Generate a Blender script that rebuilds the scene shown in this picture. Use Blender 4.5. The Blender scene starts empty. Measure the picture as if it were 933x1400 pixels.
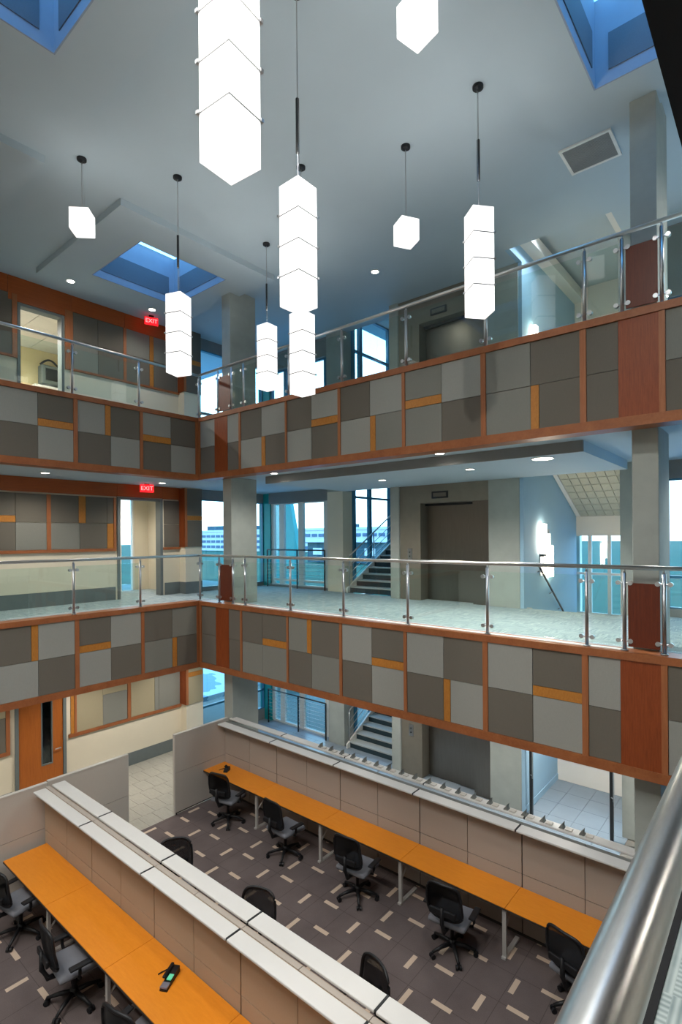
import bpy, bmesh, math, random
from mathutils import Vector, Matrix
random.seed(7)
S = bpy.context.scene
COL = S.collection
PI = math.pi

# ------------------------------------------------------------------ camera
CAM = Vector((10.8067, -7.6004, 5.9131))
YAW, ROLL, FPX, HORIZ = 0.69743, -0.00729, 728.45, 733.87
cd = bpy.data.cameras.new('camera'); cam = bpy.data.objects.new('camera', cd); COL.objects.link(cam)
cd.sensor_fit = 'HORIZONTAL'; cd.sensor_width = 36.0
cd.lens = 36.0 * FPX / 933.0
cd.shift_y = (HORIZ - 700.0) / 933.0
cd.clip_start = 0.05; cd.clip_end = 2000
cam.matrix_world = Matrix.Translation(CAM) @ Matrix.Rotation(YAW, 4, 'Z') @ Matrix.Rotation(PI / 2, 4, 'X') @ Matrix.Rotation(ROLL, 4, 'Z')
S.camera = cam
S.view_settings.view_transform = 'Standard'
S.view_settings.look = 'None'
S.view_settings.gamma = 1.0
S.view_settings.use_curve_mapping = False
S.view_settings.exposure = 0.48
S.cycles.max_bounces = 8
S.cycles.diffuse_bounces = 5
S.cycles.glossy_bounces = 4
S.cycles.transparent_max_bounces = 20
S.cycles.sample_clamp_indirect = 4.0
S.cycles.caustics_reflective = False
S.cycles.caustics_refractive = False

LAMP_L = 0.78        # pendant shade radiance
SKY = 3.6
DOWN_W = 60.0

# ------------------------------------------------------------------ world
def lin(c):
    return tuple((v / 255 / 12.92) if v / 255 <= 0.04045 else ((v / 255 + 0.055) / 1.055) ** 2.4 for v in c)
W = bpy.data.worlds.new('dusk_sky'); S.world = W; W.use_nodes = True
nt = W.node_tree; nt.nodes.clear()
tc = nt.nodes.new('ShaderNodeTexCoord'); sp = nt.nodes.new('ShaderNodeSeparateXYZ'); cr = nt.nodes.new('ShaderNodeValToRGB')
bg = nt.nodes.new('ShaderNodeBackground'); wo = nt.nodes.new('ShaderNodeOutputWorld')
nt.links.new(tc.outputs['Generated'], sp.inputs[0]); nt.links.new(sp.outputs['Z'], cr.inputs[0])
nt.links.new(cr.outputs[0], bg.inputs[0]); nt.links.new(bg.outputs[0], wo.inputs[0])
e = cr.color_ramp.elements
e[0].position = 0.0; e[0].color = (0.80, 0.78, 0.86, 1)
e[1].position = 1.0; e[1].color = (0.11, 0.34, 0.68, 1)
for p_, c_ in ((0.06, (0.84, 0.88, 0.96, 1)), (0.2, (0.66, 0.84, 0.97, 1)), (0.5, (0.24, 0.55, 0.88, 1)), (0.75, (0.14, 0.40, 0.74, 1))):
    k = e.new(p_); k.color = c_
bg.inputs[1].default_value = SKY

# ------------------------------------------------------------------ materials
MATS = {}
def nodes(name):
    m = bpy.data.materials.new(name); m.use_nodes = True
    t = m.node_tree; b = t.nodes['Principled BSDF']
    MATS[name] = m
    return m, t, b
def N(t, typ, **kw):
    n = t.nodes.new(typ)
    for k_, v in kw.items(): setattr(n, k_, v)
    return n
def mathn(t, op, a, b=None, c=None):
    n = t.nodes.new('ShaderNodeMath'); n.operation = op
    for i, v in enumerate((a, b, c)):
        if v is None: continue
        if isinstance(v, (int, float)): n.inputs[i].default_value = v
        else: t.links.new(v, n.inputs[i])
    return n.outputs[0]
def mixc(t, fac, a, b):
    n = t.nodes.new('ShaderNodeMix'); n.data_type = 'RGBA'
    if isinstance(fac, (int, float)): n.inputs[0].default_value = fac
    else: t.links.new(fac, n.inputs[0])
    for i, v in ((6, a), (7, b)):
        if isinstance(v, tuple): n.inputs[i].default_value = (*v[:3], 1)
        else: t.links.new(v, n.inputs[i])
    return n.outputs[2]
def pos(t, scale=(1, 1, 1)):
    g = N(t, 'ShaderNodeNewGeometry'); mp = N(t, 'ShaderNodeMapping')
    mp.inputs['Scale'].default_value = scale
    t.links.new(g.outputs['Position'], mp.inputs[0])
    return mp.outputs[0]
def noise(t, vec, scale, detail=3.0, rough=0.55):
    n = N(t, 'ShaderNodeTexNoise'); n.inputs['Scale'].default_value = scale
    n.inputs['Detail'].default_value = detail; n.inputs['Roughness'].default_value = rough
    t.links.new(vec, n.inputs['Vector'])
    return n.outputs['Fac']
def mat(name, rgb, rough=0.6, metal=0.0, spec=0.4, var=0.06, scale=(1, 1, 1), nscale=6.0, bump=0.0, bscale=None):
    m, t, b = nodes(name)
    c = lin(rgb)
    f = noise(t, pos(t, scale), nscale)
    lo = tuple(max(0, v * (1 - var * 2)) for v in c); hi = tuple(min(1, v * (1 + var * 2)) for v in c)
    t.links.new(mixc(t, f, lo, hi), b.inputs['Base Color'])
    b.inputs['Roughness'].default_value = rough; b.inputs['Metallic'].default_value = metal
    b.inputs['Specular IOR Level'].default_value = spec
    if bump:
        bn = N(t, 'ShaderNodeBump'); bn.inputs['Strength'].default_value = bump; bn.inputs['Distance'].default_value = 0.01
        t.links.new(noise(t, pos(t, scale), bscale or nscale * 6), bn.inputs['Height'])
        t.links.new(bn.outputs[0], b.inputs['Normal'])
    return m
def wood(name, rgb, dark, grain=(1, 1, 1), rough=0.42):
    m, t, b = nodes(name)
    f = noise(t, pos(t, grain), 9.0, 6.0, 0.65)
    f2 = noise(t, pos(t, tuple(g * 4 for g in grain)), 14.0, 3.0)
    mx = mathn(t, 'ADD', mathn(t, 'MULTIPLY', f, 0.7), mathn(t, 'MULTIPLY', f2, 0.3))
    r = N(t, 'ShaderNodeValToRGB'); r.color_ramp.elements[0].position = 0.3; r.color_ramp.elements[1].position = 0.7
    r.color_ramp.elements[0].color = (*lin(dark), 1); r.color_ramp.elements[1].color = (*lin(rgb), 1)
    t.links.new(mx, r.inputs[0]); t.links.new(r.outputs[0], b.inputs['Base Color'])
    b.inputs['Roughness'].default_value = rough; b.inputs['Specular IOR Level'].default_value = 0.35
    return m
def glass(name, tint, f0=0.04, gloss_rough=0.0):
    m = bpy.data.materials.new(name); m.use_nodes = True; MATS[name] = m
    t = m.node_tree; t.nodes.clear()
    o = N(t, 'ShaderNodeOutputMaterial'); mx = N(t, 'ShaderNodeMixShader'); tr = N(t, 'ShaderNodeBsdfTransparent'); gl = N(t, 'ShaderNodeBsdfGlossy')
    tr.inputs[0].default_value = (*tint, 1); gl.inputs['Roughness'].default_value = gloss_rough
    lw = N(t, 'ShaderNodeLayerWeight'); lw.inputs[0].default_value = 0.5
    f = mathn(t, 'POWER', lw.outputs['Facing'], 5.0)
    f = mathn(t, 'ADD', mathn(t, 'MULTIPLY', f, 1 - f0), f0)
    t.links.new(f, mx.inputs[0]); t.links.new(tr.outputs[0], mx.inputs[1]); t.links.new(gl.outputs[0], mx.inputs[2])
    t.links.new(mx.outputs[0], o.inputs[0])
    return m
def emis(name, rgb, strength):
    m, t, b = nodes(name)
    b.inputs['Base Color'].default_value = (*lin(rgb), 1)
    b.inputs['Emission Color'].default_value = (*lin(rgb), 1)
    b.inputs['Emission Strength'].default_value = strength
    return m
def fabric(name, rgb, var=0.05):
    m, t, b = nodes(name)
    c = lin(rgb)
    f = noise(t, pos(t, (60, 60, 3)), 6.0, 2.0)
    f2 = noise(t, pos(t, (6, 6, 40)), 5.0, 2.0)
    mx = mathn(t, 'ADD', mathn(t, 'MULTIPLY', f, 0.6), mathn(t, 'MULTIPLY', f2, 0.4))
    t.links.new(mixc(t, mx, tuple(v * (1 - 3 * var) for v in c), tuple(v * (1 + 3 * var) for v in c)), b.inputs['Base Color'])
    b.inputs['Roughness'].default_value = 0.85; b.inputs['Specular IOR Level'].default_value = 0.2
    b.inputs['Sheen Weight'].default_value = 0.1
    bn = N(t, 'ShaderNodeBump'); bn.inputs['Strength'].default_value = 0.15; bn.inputs['Distance'].default_value = 0.003
    t.links.new(f, bn.inputs['Height']); t.links.new(bn.outputs[0], b.inputs['Normal'])
    return m

paint_ceiling = mat('paint_ceiling', (180, 196, 204), 0.8, var=0.02, nscale=1.2)
paint_white = mat('paint_white', (226, 222, 214), 0.75, var=0.02, nscale=2.0)
paint_cream = mat('paint_cream', (222, 213, 192), 0.75, var=0.02, nscale=2.0)
paint_blue = mat('paint_blue', (156, 192, 216), 0.7, var=0.03, nscale=1.5)
paint_beige = mat('paint_beige', (206, 190, 150), 0.75, var=0.02)
paint_grey = mat('paint_grey', (132, 134, 134), 0.7, var=0.03)
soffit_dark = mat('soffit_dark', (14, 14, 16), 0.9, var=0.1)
base_grey = mat('base_grey', (104, 112, 112), 0.6, var=0.05)
concrete = mat('concrete', (160, 166, 160), 0.8, var=0.09, nscale=3.0, bump=0.12, bscale=18)
trim_wood = wood('trim_wood', (164, 102, 62), (136, 78, 44), (0.6, 0.6, 0.6))
trim_wood_upright = wood('trim_wood_upright', (170, 108, 68), (142, 84, 48), (6, 6, 0.35))
infill_wood = wood('infill_wood', (112, 48, 22), (84, 32, 14), (7, 7, 0.4), 0.38)
red_wood = wood('red_wood', (150, 76, 36), (116, 50, 20), (7, 7, 0.4), 0.38)
band_wood = wood('band_wood', (176, 92, 42), (150, 72, 28), (4, 0.35, 6))
gold_wood = wood('gold_wood', (192, 130, 56), (164, 104, 42), (5, 5, 2))
door_wood = wood('door_wood', (184, 106, 42), (152, 80, 28), (8, 8, 0.35))
panel_light = fabric('panel_light', (150, 151, 145))
panel_mid = fabric('panel_mid', (128, 128, 121))
panel_dark = fabric('panel_dark', (106, 101, 92))
panel_tan = fabric('panel_tan', (160, 150, 124))
steel = mat('steel', (186, 188, 190), 0.28, 1.0, var=0.05, scale=(1, 1, 40), nscale=20)
rail_steel = mat('rail_steel', (214, 213, 210), 0.3, 1.0, var=0.05, scale=(6, 1, 6), nscale=60)
lift_steel = mat('lift_steel', (126, 120, 112), 0.3, 1.0, var=0.06, scale=(1, 1, 0.1), nscale=30)
lift_clad = mat('lift_clad', (132, 126, 114), 0.45, 0.4, var=0.05)
dark_metal = mat('dark_metal', (58, 60, 62), 0.45, 0.8, var=0.05)
black_plastic = mat('black_plastic', (20, 21, 24), 0.5, var=0.1)
black_mesh = mat('black_mesh', (26, 28, 32), 0.7, var=0.15, nscale=120)
_t = black_mesh.node_tree; _o = [n for n in _t.nodes if n.type == 'OUTPUT_MATERIAL'][0]; _m = N(_t, 'ShaderNodeMixShader'); _m.inputs[0].default_value = 0.9
_tr = N(_t, 'ShaderNodeBsdfTransparent'); _t.links.new(_tr.outputs[0], _m.inputs[1]); _t.links.new(_t.nodes['Principled BSDF'].outputs[0], _m.inputs[2]); _t.links.new(_m.outputs[0], _o.inputs[0])
seat_grey = fabric('seat_grey', (112, 114, 120))
desk_orange = wood('desk_orange', (230, 144, 42), (218, 130, 32), (0.5, 3, 3), 0.35)
part_fabric = fabric('part_fabric', (164, 155, 145), 0.03)
part_fabric_pale = fabric('part_fabric_pale', (186, 181, 172), 0.03)
part_fabric_bounce = fabric('part_fabric_bounce', (168, 148, 124), 0.03)  # partition fabric with the orange desks' bounce light put into its colour
part_trim = mat('part_trim', (190, 186, 178), 0.5, var=0.02)
part_dark = mat('part_dark', (52, 48, 45), 0.6, var=0.05)
shelf_white = mat('shelf_white', (204, 203, 199), 0.45, var=0.015)
leg_silver = mat('leg_silver', (186, 184, 180), 0.4, 0.3, var=0.03)
frame_white = mat('frame_white', (222, 222, 216), 0.5, var=0.02)
frame_blue = mat('frame_blue', (52, 118, 148), 0.35, 0.2, var=0.05)
frame_teal = mat('frame_teal', (14, 156, 160), 0.4, 0.1, var=0.05)
step_light = mat('step_light', (168, 174, 172), 0.7, var=0.06)
step_dark = mat('step_dark', (38, 58, 66), 0.6, var=0.1)
glass_rail = glass('glass_rail', (0.90, 0.965, 0.945), 0.05)
glass_win = glass('glass_win', (0.80, 0.965, 1.0), 0.05)
glass_sky = glass('glass_sky', (0.8, 0.95, 1.0), 0.04)
shade_glow = emis('shade_glow', (255, 252, 250), LAMP_L)
down_glow = emis('down_glow', (255, 244, 226), 12.0)
exit_red = emis('exit_red', (235, 24, 34), 1.3)
exit_letter = emis('exit_letter', (255, 120, 120), 2.2)
sconce_glow = emis('sconce_glow', (255, 240, 214), 13.0)
screen_green = emis('screen_green', (90, 190, 150), 0.35)
phone_grey = mat('phone_grey', (120, 116, 128), 0.4)
bracket_grey = mat('bracket_grey', (120, 122, 118), 0.85, spec=0.1)
white_plastic = mat('white_plastic', (230, 230, 226), 0.4)
perf_grey = mat('perf_grey', (96, 108, 122), 0.7, var=0.1, nscale=140)
well_blue = mat('well_blue', (146, 162, 184), 0.7, var=0.03)
vent_grey = mat('vent_grey', (140, 144, 146), 0.6)
stone_brown = mat('stone_brown', (120, 104, 84), 0.9, var=0.2, nscale=12, bump=0.5)
ext_white = mat('ext_white', (205, 216, 228), 0.8, var=0.03, nscale=0.1)
ext_glass = mat('ext_glass', (58, 98, 138), 0.3, var=0.08, nscale=0.2)
ext_brick = mat('ext_brick', (150, 96, 90), 0.8, var=0.08)
ext_dark = mat('ext_dark', (52, 84, 100), 0.8, var=0.1)

def carpet_pit():
    m, t, b = nodes('carpet_pit')
    g = N(t, 'ShaderNodeNewGeometry'); s = N(t, 'ShaderNodeSeparateXYZ'); t.links.new(g.outputs['Position'], s.inputs[0])
    x, y = s.outputs[0], s.outputs[1]
    def dashes(x0, y0, lx, ly):
        r = mathn(t, 'FLOOR', mathn(t, 'DIVIDE', mathn(t, 'SUBTRACT', y, y0 - 0.26), 0.52))
        dy = mathn(t, 'SUBTRACT', mathn(t, 'SUBTRACT', y, y0), mathn(t, 'MULTIPLY', r, 0.52))
        par = mathn(t, 'FLOORED_MODULO', r, 2.0)
        u = mathn(t, 'SUBTRACT', mathn(t, 'SUBTRACT', x, x0), mathn(t, 'MULTIPLY', par, 0.25))
        u = mathn(t, 'SUBTRACT', mathn(t, 'FLOORED_MODULO', mathn(t, 'ADD', u, 0.51), 1.02), 0.51)
        return mathn(t, 'MULTIPLY', mathn(t, 'LESS_THAN', mathn(t, 'ABSOLUTE', u), lx), mathn(t, 'LESS_THAN', mathn(t, 'ABSOLUTE', dy), ly))
    d = mathn(t, 'MAXIMUM', dashes(1.07, -1.16, 0.135, 0.035), dashes(1.66, -1.33, 0.035, 0.135))
    n1 = noise(t, pos(t), 1.6, 4.0); n2 = noise(t, pos(t), 90.0, 2.0)
    f = mathn(t, 'ADD', mathn(t, 'MULTIPLY', n1, 0.6), mathn(t, 'MULTIPLY', n2, 0.4))
    base = mixc(t, f, lin((66, 59, 60)), lin((120, 109, 106)))
    tu = mathn(t, 'FLOORED_MODULO', mathn(t, 'ADD', x, 0.2), 0.51); tv = mathn(t, 'FLOORED_MODULO', mathn(t, 'ADD', y, 0.12), 0.52)
    j = mathn(t, 'MAXIMUM', mathn(t, 'LESS_THAN', tu, 0.008), mathn(t, 'LESS_THAN', tv, 0.008))
    base = mixc(t, mathn(t, 'MULTIPLY', j, 0.5), base, lin((48, 42, 42)))
    t.links.new(mixc(t, mathn(t, 'MULTIPLY', d, 0.92), base, lin((196, 176, 156))), b.inputs['Base Color'])
    b.inputs['Roughness'].default_value = 0.95; b.inputs['Specular IOR Level'].default_value = 0.1
    return m
carpet_pit = carpet_pit()
def carpet_walk(name, rgb_a, rgb_b, stripes=False):
    m, t, b = nodes(name)
    g = N(t, 'ShaderNodeNewGeometry'); s = N(t, 'ShaderNodeSeparateXYZ'); t.links.new(g.outputs['Position'], s.inputs[0])
    x, y = s.outputs[0], s.outputs[1]
    cx_ = mathn(t, 'FLOOR', mathn(t, 'DIVIDE', x, 0.5)); cy_ = mathn(t, 'FLOOR', mathn(t, 'DIVIDE', y, 0.5))
    par = mathn(t, 'FLOORED_MODULO', mathn(t, 'ADD', cx_, cy_), 2.0)
    if stripes:
        sx = mathn(t, 'SINE', mathn(t, 'MULTIPLY', x, 260.0)); sy = mathn(t, 'SINE', mathn(t, 'MULTIPLY', y, 260.0))
        st = mathn(t, 'ADD', mathn(t, 'MULTIPLY', par, sx), mathn(t, 'MULTIPLY', mathn(t, 'SUBTRACT', 1.0, par), sy))
        f = mathn(t, 'ADD', mathn(t, 'MULTIPLY', st, 0.3), noise(t, pos(t), 6.0, 3.0))
        col = mixc(t, f, lin(rgb_a), lin(rgb_b))
        wv = noise(t, pos(t, (3.0, 0.7, 1)), 1.3, 1.0)
        col = mixc(t, mathn(t, 'GREATER_THAN', wv, 0.64), col, lin((176, 128, 84)))
    else:
        na = noise(t, pos(t, (26, 2.2, 1)), 2.0, 2.0); nb = noise(t, pos(t, (2.2, 26, 1)), 2.0, 2.0)
        st = mathn(t, 'ADD', mathn(t, 'MULTIPLY', par, na), mathn(t, 'MULTIPLY', mathn(t, 'SUBTRACT', 1.0, par), nb))
        f = mathn(t, 'MULTIPLY', mathn(t, 'SUBTRACT', st, 0.3), 2.5)
        f = mathn(t, 'MINIMUM', mathn(t, 'MAXIMUM', f, 0.0), 1.0)
        col = mixc(t, f, lin(rgb_a), lin(rgb_b))
    t.links.new(col, b.inputs['Base Color'])
    b.inputs['Roughness'].default_value = 0.95; b.inputs['Specular IOR Level'].default_value = 0.1
    return m
carpet_hall = carpet_walk('carpet_hall', (120, 138, 146), (174, 184, 184))
carpet_near = carpet_walk('carpet_near', (100, 114, 116), (158, 168, 166), True)
tile_floor = mat('tile_floor', (158, 155, 144), 0.35, var=0.1, scale=(1.5, 6, 1), nscale=4)
tile_grey = mat('tile_grey', (132, 146, 158), 0.35, var=0.05, nscale=3)
grout = mat('grout', (118, 116, 110), 0.8)
def grid_soffit_mat():
    m, t, b = nodes('grid_soffit')
    g = N(t, 'ShaderNodeNewGeometry'); s = N(t, 'ShaderNodeSeparateXYZ'); t.links.new(g.outputs['Position'], s.inputs[0])
    n2 = noise(t, pos(t, (30, 60, 60)), 3.0, 2.0)
    t.links.new(mixc(t, n2, lin((110, 112, 100)), lin((214, 214, 196))), b.inputs['Base Color'])
    b.inputs['Roughness'].default_value = 0.8
    return m
grid_soffit = grid_soffit_mat()
def ext_ground_mat():
    m, t, b = nodes('ext_pavement')
    a = noise(t, pos(t, (0.08, 0.35, 1)), 1.0, 3.0); c = noise(t, pos(t, (0.5, 0.12, 1)), 0.6, 3.0)
    f = mathn(t, 'GREATER_THAN', mathn(t, 'ADD', mathn(t, 'MULTIPLY', a, 0.6), mathn(t, 'MULTIPLY', c, 0.4)), 0.5)
    t.links.new(mixc(t, f, lin((130, 152, 176)), lin((206, 208, 214))), b.inputs['Base Color'])
    b.inputs['Roughness'].default_value = 0.8
    return m
ext_pave = ext_ground_mat()
ext_lawn = mat('ext_lawn', (14, 84, 68), 0.9, var=0.3, scale=(0.05, 0.3, 1), nscale=1.0)

# ------------------------------------------------------------------ helpers
WL = {}
def link(o, parent=None):
    COL.objects.link(o)
    if parent is not None: o.parent = parent
    return o
def tag(o, label=None, cat=None, group=None, kind=None):
    if label: o['label'] = label
    if cat: o['category'] = cat
    if group: o['group'] = group
    if kind: o['kind'] = kind
    return o
def thing(name, label, cat, loc=(0, 0, 0), rz=0.0, group=None, kind=None):
    o = bpy.data.objects.new(name, None); link(o); o.location = loc; o.rotation_euler = (0, 0, rz)
    o.empty_display_size = 0.1
    WL[o] = Vector(loc)
    return tag(o, label, cat, group, kind)
_ids = [0]
def W0(p): return WL.get(p, Vector((0, 0, 0)))
def obj(name, bm, m, parent=None, kind=None, smooth=False, local=False):
    """links a bmesh as ONE object; vertices are in world space unless local."""
    if not local and parent is not None:
        bmesh.ops.translate(bm, verts=bm.verts, vec=-W0(parent))
    me = bpy.data.meshes.new(name); bm.normal_update(); bm.to_mesh(me); bm.free()
    for mm in (m if isinstance(m, (list, tuple)) else [m]): me.materials.append(mm)
    if smooth:
        for p in me.polygons: p.use_smooth = True
    o = bpy.data.objects.new(name, me); link(o, parent); WL[o] = W0(parent).copy() if parent is not None else Vector((0, 0, 0))
    if kind: o['kind'] = kind
    return o
def bx(bm, x0, x1, y0, y1, z0, z1, bev=0.0):
    r = bmesh.ops.create_cube(bm, size=1.0); vs = r['verts']
    for v in vs:
        v.co = Vector(((x0 + x1) / 2 + v.co.x * (x1 - x0), (y0 + y1) / 2 + v.co.y * (y1 - y0), (z0 + z1) / 2 + v.co.z * (z1 - z0)))
    if bev:
        es = list({ed for v in vs for ed in v.link_edges})
        bmesh.ops.bevel(bm, geom=es, offset=bev, segments=2, affect='EDGES', profile=0.5)
    return vs
BOX = {}
def box(name, m, x0, x1, y0, y1, z0, z1, parent=None, kind=None, bev=0.0):
    """a box as an object of its own; alike boxes share their mesh."""
    x0, x1 = min(x0, x1), max(x0, x1); y0, y1 = min(y0, y1), max(y0, y1); z0, z1 = min(z0, z1), max(z0, z1)
    d = (round(x1 - x0, 4), round(y1 - y0, 4), round(z1 - z0, 4)); key = (d, m.name, bev)
    if key not in BOX:
        bm = bmesh.new(); bx(bm, -d[0] / 2, d[0] / 2, -d[1] / 2, d[1] / 2, -d[2] / 2, d[2] / 2, bev)
        me = bpy.data.meshes.new(name); bm.to_mesh(me); bm.free(); me.materials.append(m); BOX[key] = me
    o = bpy.data.objects.new(name, BOX[key]); link(o, parent)
    c = Vector(((x0 + x1) / 2, (y0 + y1) / 2, (z0 + z1) / 2))
    o.location = c - W0(parent) if parent is not None else c
    WL[o] = c
    if kind: o['kind'] = kind
    return o
def cyl(bm, p0, p1, r0, r1=None, n=12, caps=True):
    p0, p1 = Vector(p0), Vector(p1); r1 = r0 if r1 is None else r1
    d = (p1 - p0); q = d.to_track_quat('Z', 'Y')
    a = []; b = []
    for i in range(n):
        t = 2 * PI * i / n; v = Vector((math.cos(t), math.sin(t), 0))
        a.append(bm.verts.new(p0 + q @ (v * r0))); b.append(bm.verts.new(p1 + q @ (v * r1)))
    for i in range(n):
        j = (i + 1) % n; bm.faces.new((a[i], a[j], b[j], b[i]))
    if caps:
        bm.faces.new(a[::-1]); bm.faces.new(b)
def tube(bm, pts, r, n=8, closed=False):
    pts = [Vector(p) for p in pts]; rings = []
    up = Vector((0.0123, 0.0321, 1)).normalized()
    for i, p in enumerate(pts):
        if closed: d = pts[(i + 1) % len(pts)] - pts[i - 1]
        else: d = pts[min(i + 1, len(pts) - 1)] - pts[max(i - 1, 0)]
        d.normalize(); ref = up if abs(d.dot(up)) < 0.95 else Vector((1, 0, 0))
        s_ = d.cross(ref).normalized(); u = s_.cross(d)
        rr = r[i] if isinstance(r, (list, tuple)) else r
        rings.append([bm.verts.new(p + (s_ * math.cos(2 * PI * k / n) + u * math.sin(2 * PI * k / n)) * rr) for k in range(n)])
    L = len(rings)
    for i in range(L if closed else L - 1):
        A, B = rings[i], rings[(i + 1) % L]
        off = 0
        if closed and i == L - 1:
            off = min(range(n), key=lambda o_: sum((A[k].co - B[(k + o_) % n].co).length for k in range(n)))
        for k in range(n):
            bm.faces.new((A[k], A[(k + 1) % n], B[(k + 1 + off) % n], B[(k + off) % n]))
    if not closed:
        bm.faces.new(rings[0][::-1]); bm.faces.new(rings[-1])
def cylo(name, m, p0, p1, r, parent=None, n=12, r1=None):
    bm = bmesh.new(); cyl(bm, p0, p1, r, r1, n)
    o = obj(name, bm, m, parent)
    for p in o.data.polygons: p.use_smooth = len(p.vertices) == 4
    return o
def prism(bm, prof, axis, a0, a1):
    """extrude a 2-D profile: axis 'x' -> prof is (y,z); 'y' -> (x,z)."""
    A = []; B = []
    for u, v in prof:
        if axis == 'x': A.append(bm.verts.new((a0, u, v))); B.append(bm.verts.new((a1, u, v)))
        else: A.append(bm.verts.new((u, a0, v))); B.append(bm.verts.new((u, a1, v)))
    n = len(prof)
    for i in range(n):
        j = (i + 1) % n; bm.faces.new((A[i], A[j], B[j], B[i]))
    bm.faces.new(A[::-1]); bm.faces.new(B)
    bmesh.ops.recalc_face_normals(bm, faces=bm.faces)
def dup(root, loc, rz=0.0, label=None, group=None):
    r = root.copy(); COL.objects.link(r); r.location = loc; r.rotation_euler = (0, 0, rz)
    if label: r['label'] = label
    if group: r['group'] = group
    for ch in list(root.children):
        c = ch.copy(); COL.objects.link(c); c.parent = r
        for g in list(ch.children):
            d = g.copy(); COL.objects.link(d); d.parent = c
    return r
ORD = 'first second third fourth fifth sixth seventh eighth ninth tenth eleventh twelfth thirteenth fourteenth fifteenth sixteenth seventeenth eighteenth nineteenth twentieth'.split()

F1, F2, ZC = 4.35, 8.72, 11.75        # the two upper floors and the ceiling
FX = 10.56                            # face of the near balcony
LWX = -2.35                           # left wall
ST = 'structure'

# ------------------------------------------------------------------ floors
box('floor', grout, LWX - 3, 14, -13, 8, -0.3, -0.012, kind=ST)
pit = box('floor', carpet_pit, 0.75, FX + 3.4, -13, 0.25, -0.012, 0.0, kind=ST)
tl = thing('floor', None, None, (0, 0, 0), kind=ST)
for i in range(6):
    for j in range(22):
        x0 = LWX + 0.02 + i * 0.52; y0 = -6.0 + j * 0.31 - (0.1 if i % 2 else 0)
        box('tile', tile_floor, x0, min(x0 + 0.514, 0.75), y0, y0 + 0.304, -0.014, 0.0, tl)
tl2 = thing('floor', None, None, (0, 0, 0), kind=ST)
for i in range(11):
    for j in range(9):
        x0 = 2.9 + i * 0.5; y0 = 0.26 + j * 0.6
        if y0 > 5.2: continue
        box('tile', tile_grey, x0, x0 + 0.494, y0, y0 + 0.594, -0.014, 0.0, tl2)
for i in range(6):
    for j in range(6):
        x0 = -2.3 + i * 0.86; y0 = 1.7 + j * 0.42
        box('tile', tile_grey, x0, x0 + 0.854, y0, y0 + 0.414, -0.014, 0.0, tl2)

def slab(z0, z1, top, parts, soffit=paint_ceiling):
    for (x0, x1, y0, y1) in parts:
        bm = bmesh.new(); bx(bm, x0, x1, y0, y1, z0, z1)
        for f in bm.faces: f.material_index = 1 if f.normal.z > 0.5 or (f.calc_center_median().z > z1 - 1e-4) else 0
        obj('floor', bm, [soffit, top], kind=ST)
left_part = (LWX - 4.0, -0.26, -13, 4.2)
back_parts = [(-0.26, 6.5, 0.26, 3.9), (6.5, 8.3, 0.26, 3.7), (8.3, 14, 0.26, 4.2), (-0.26, 1.2, 3.9, 4.2)]
slab(2.95, F1, carpet_hall, [left_part] + back_parts)
slab(7.32, F2, carpet_hall, [left_part] + back_parts)
slab(2.95, F1, carpet_near, [(10.47, 14, -13, -0.05), (10.82, 14, -0.05, 0.26)])
slab(7.3, F2, carpet_near, [(FX + 0.26, 14, -13, 0.26)], soffit_dark)  # shade under the near slab is put into its near-black soffit colour
# dropped ceiling under the upper back balcony
box('ceiling', paint_ceiling, 1.55, 8.5, 0.78, 3.6, 7.15, 7.32, kind=ST)
box('trim_1', paint_grey, 1.55, 8.5, 0.74, 0.78, 7.15, 7.32, kind=ST)

# ------------------------------------------------------------------ shell behind and beside the camera
box('wall_right', paint_white, 14, 14.2, -13, 4.2, -0.3, 12.6, kind=ST)
box('wall_front', paint_white, LWX - 4, 14.2, -13.2, -13, -0.3, 12.6, kind=ST)

# ------------------------------------------------------------------ ceiling with three skylight wells
HOLES = [(4.2, 6.2, -6.9, -4.92), (-0.72, 1.3, -2.2, -0.15), (8.93, 10.93, -2.2, -0.22)]
def ceiling_with_holes(x0, x1, y0, y1, z0, z1, holes, name='ceiling'):
    xs = sorted({x0, x1, *[h[0] for h in holes], *[h[1] for h in holes]}); ys = sorted({y0, y1, *[h[2] for h in holes], *[h[3] for h in holes]})
    bm = bmesh.new()
    for i in range(len(xs) - 1):
        for j in range(len(ys) - 1):
            cx, cy = (xs[i] + xs[i + 1]) / 2, (ys[j] + ys[j + 1]) / 2
            if any(h[0] < cx < h[1] and h[2] < cy < h[3] for h in holes): continue
            bx(bm, xs[i], xs[i + 1], ys[j], ys[j + 1], z0, z1)
    bmesh.ops.remove_doubles(bm, verts=bm.verts, dist=1e-4)
    return obj(name, bm, paint_ceiling, kind=ST)
ceiling_with_holes(LWX - 4, 14.2, -13.2, 2.95, ZC, ZC + 0.3, HOLES)
box('ceiling', paint_ceiling, LWX - 4, 6.4, 2.95, 4.2, ZC, ZC + 0.3, kind=ST)
box('ceiling', paint_ceiling, 8.4, 14.2, 2.95, 4.2, ZC, ZC + 0.3, kind=ST)
DZ = ZC - 0.12
ceiling_with_holes(3.5, 7.1, -7.8, -4.23, DZ, ZC, [HOLES[0]])
ceiling_with_holes(-1.56, 2.08, -3.0, 0.56, DZ, ZC, [HOLES[1]])
ceiling_with_holes(8.2, 11.7, -3.0, 0.56, DZ, ZC, [HOLES[2]])
box('ceiling', paint_ceiling, -1.5, 2.17, -7.9, -4.26, DZ, ZC, kind=ST)
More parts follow.
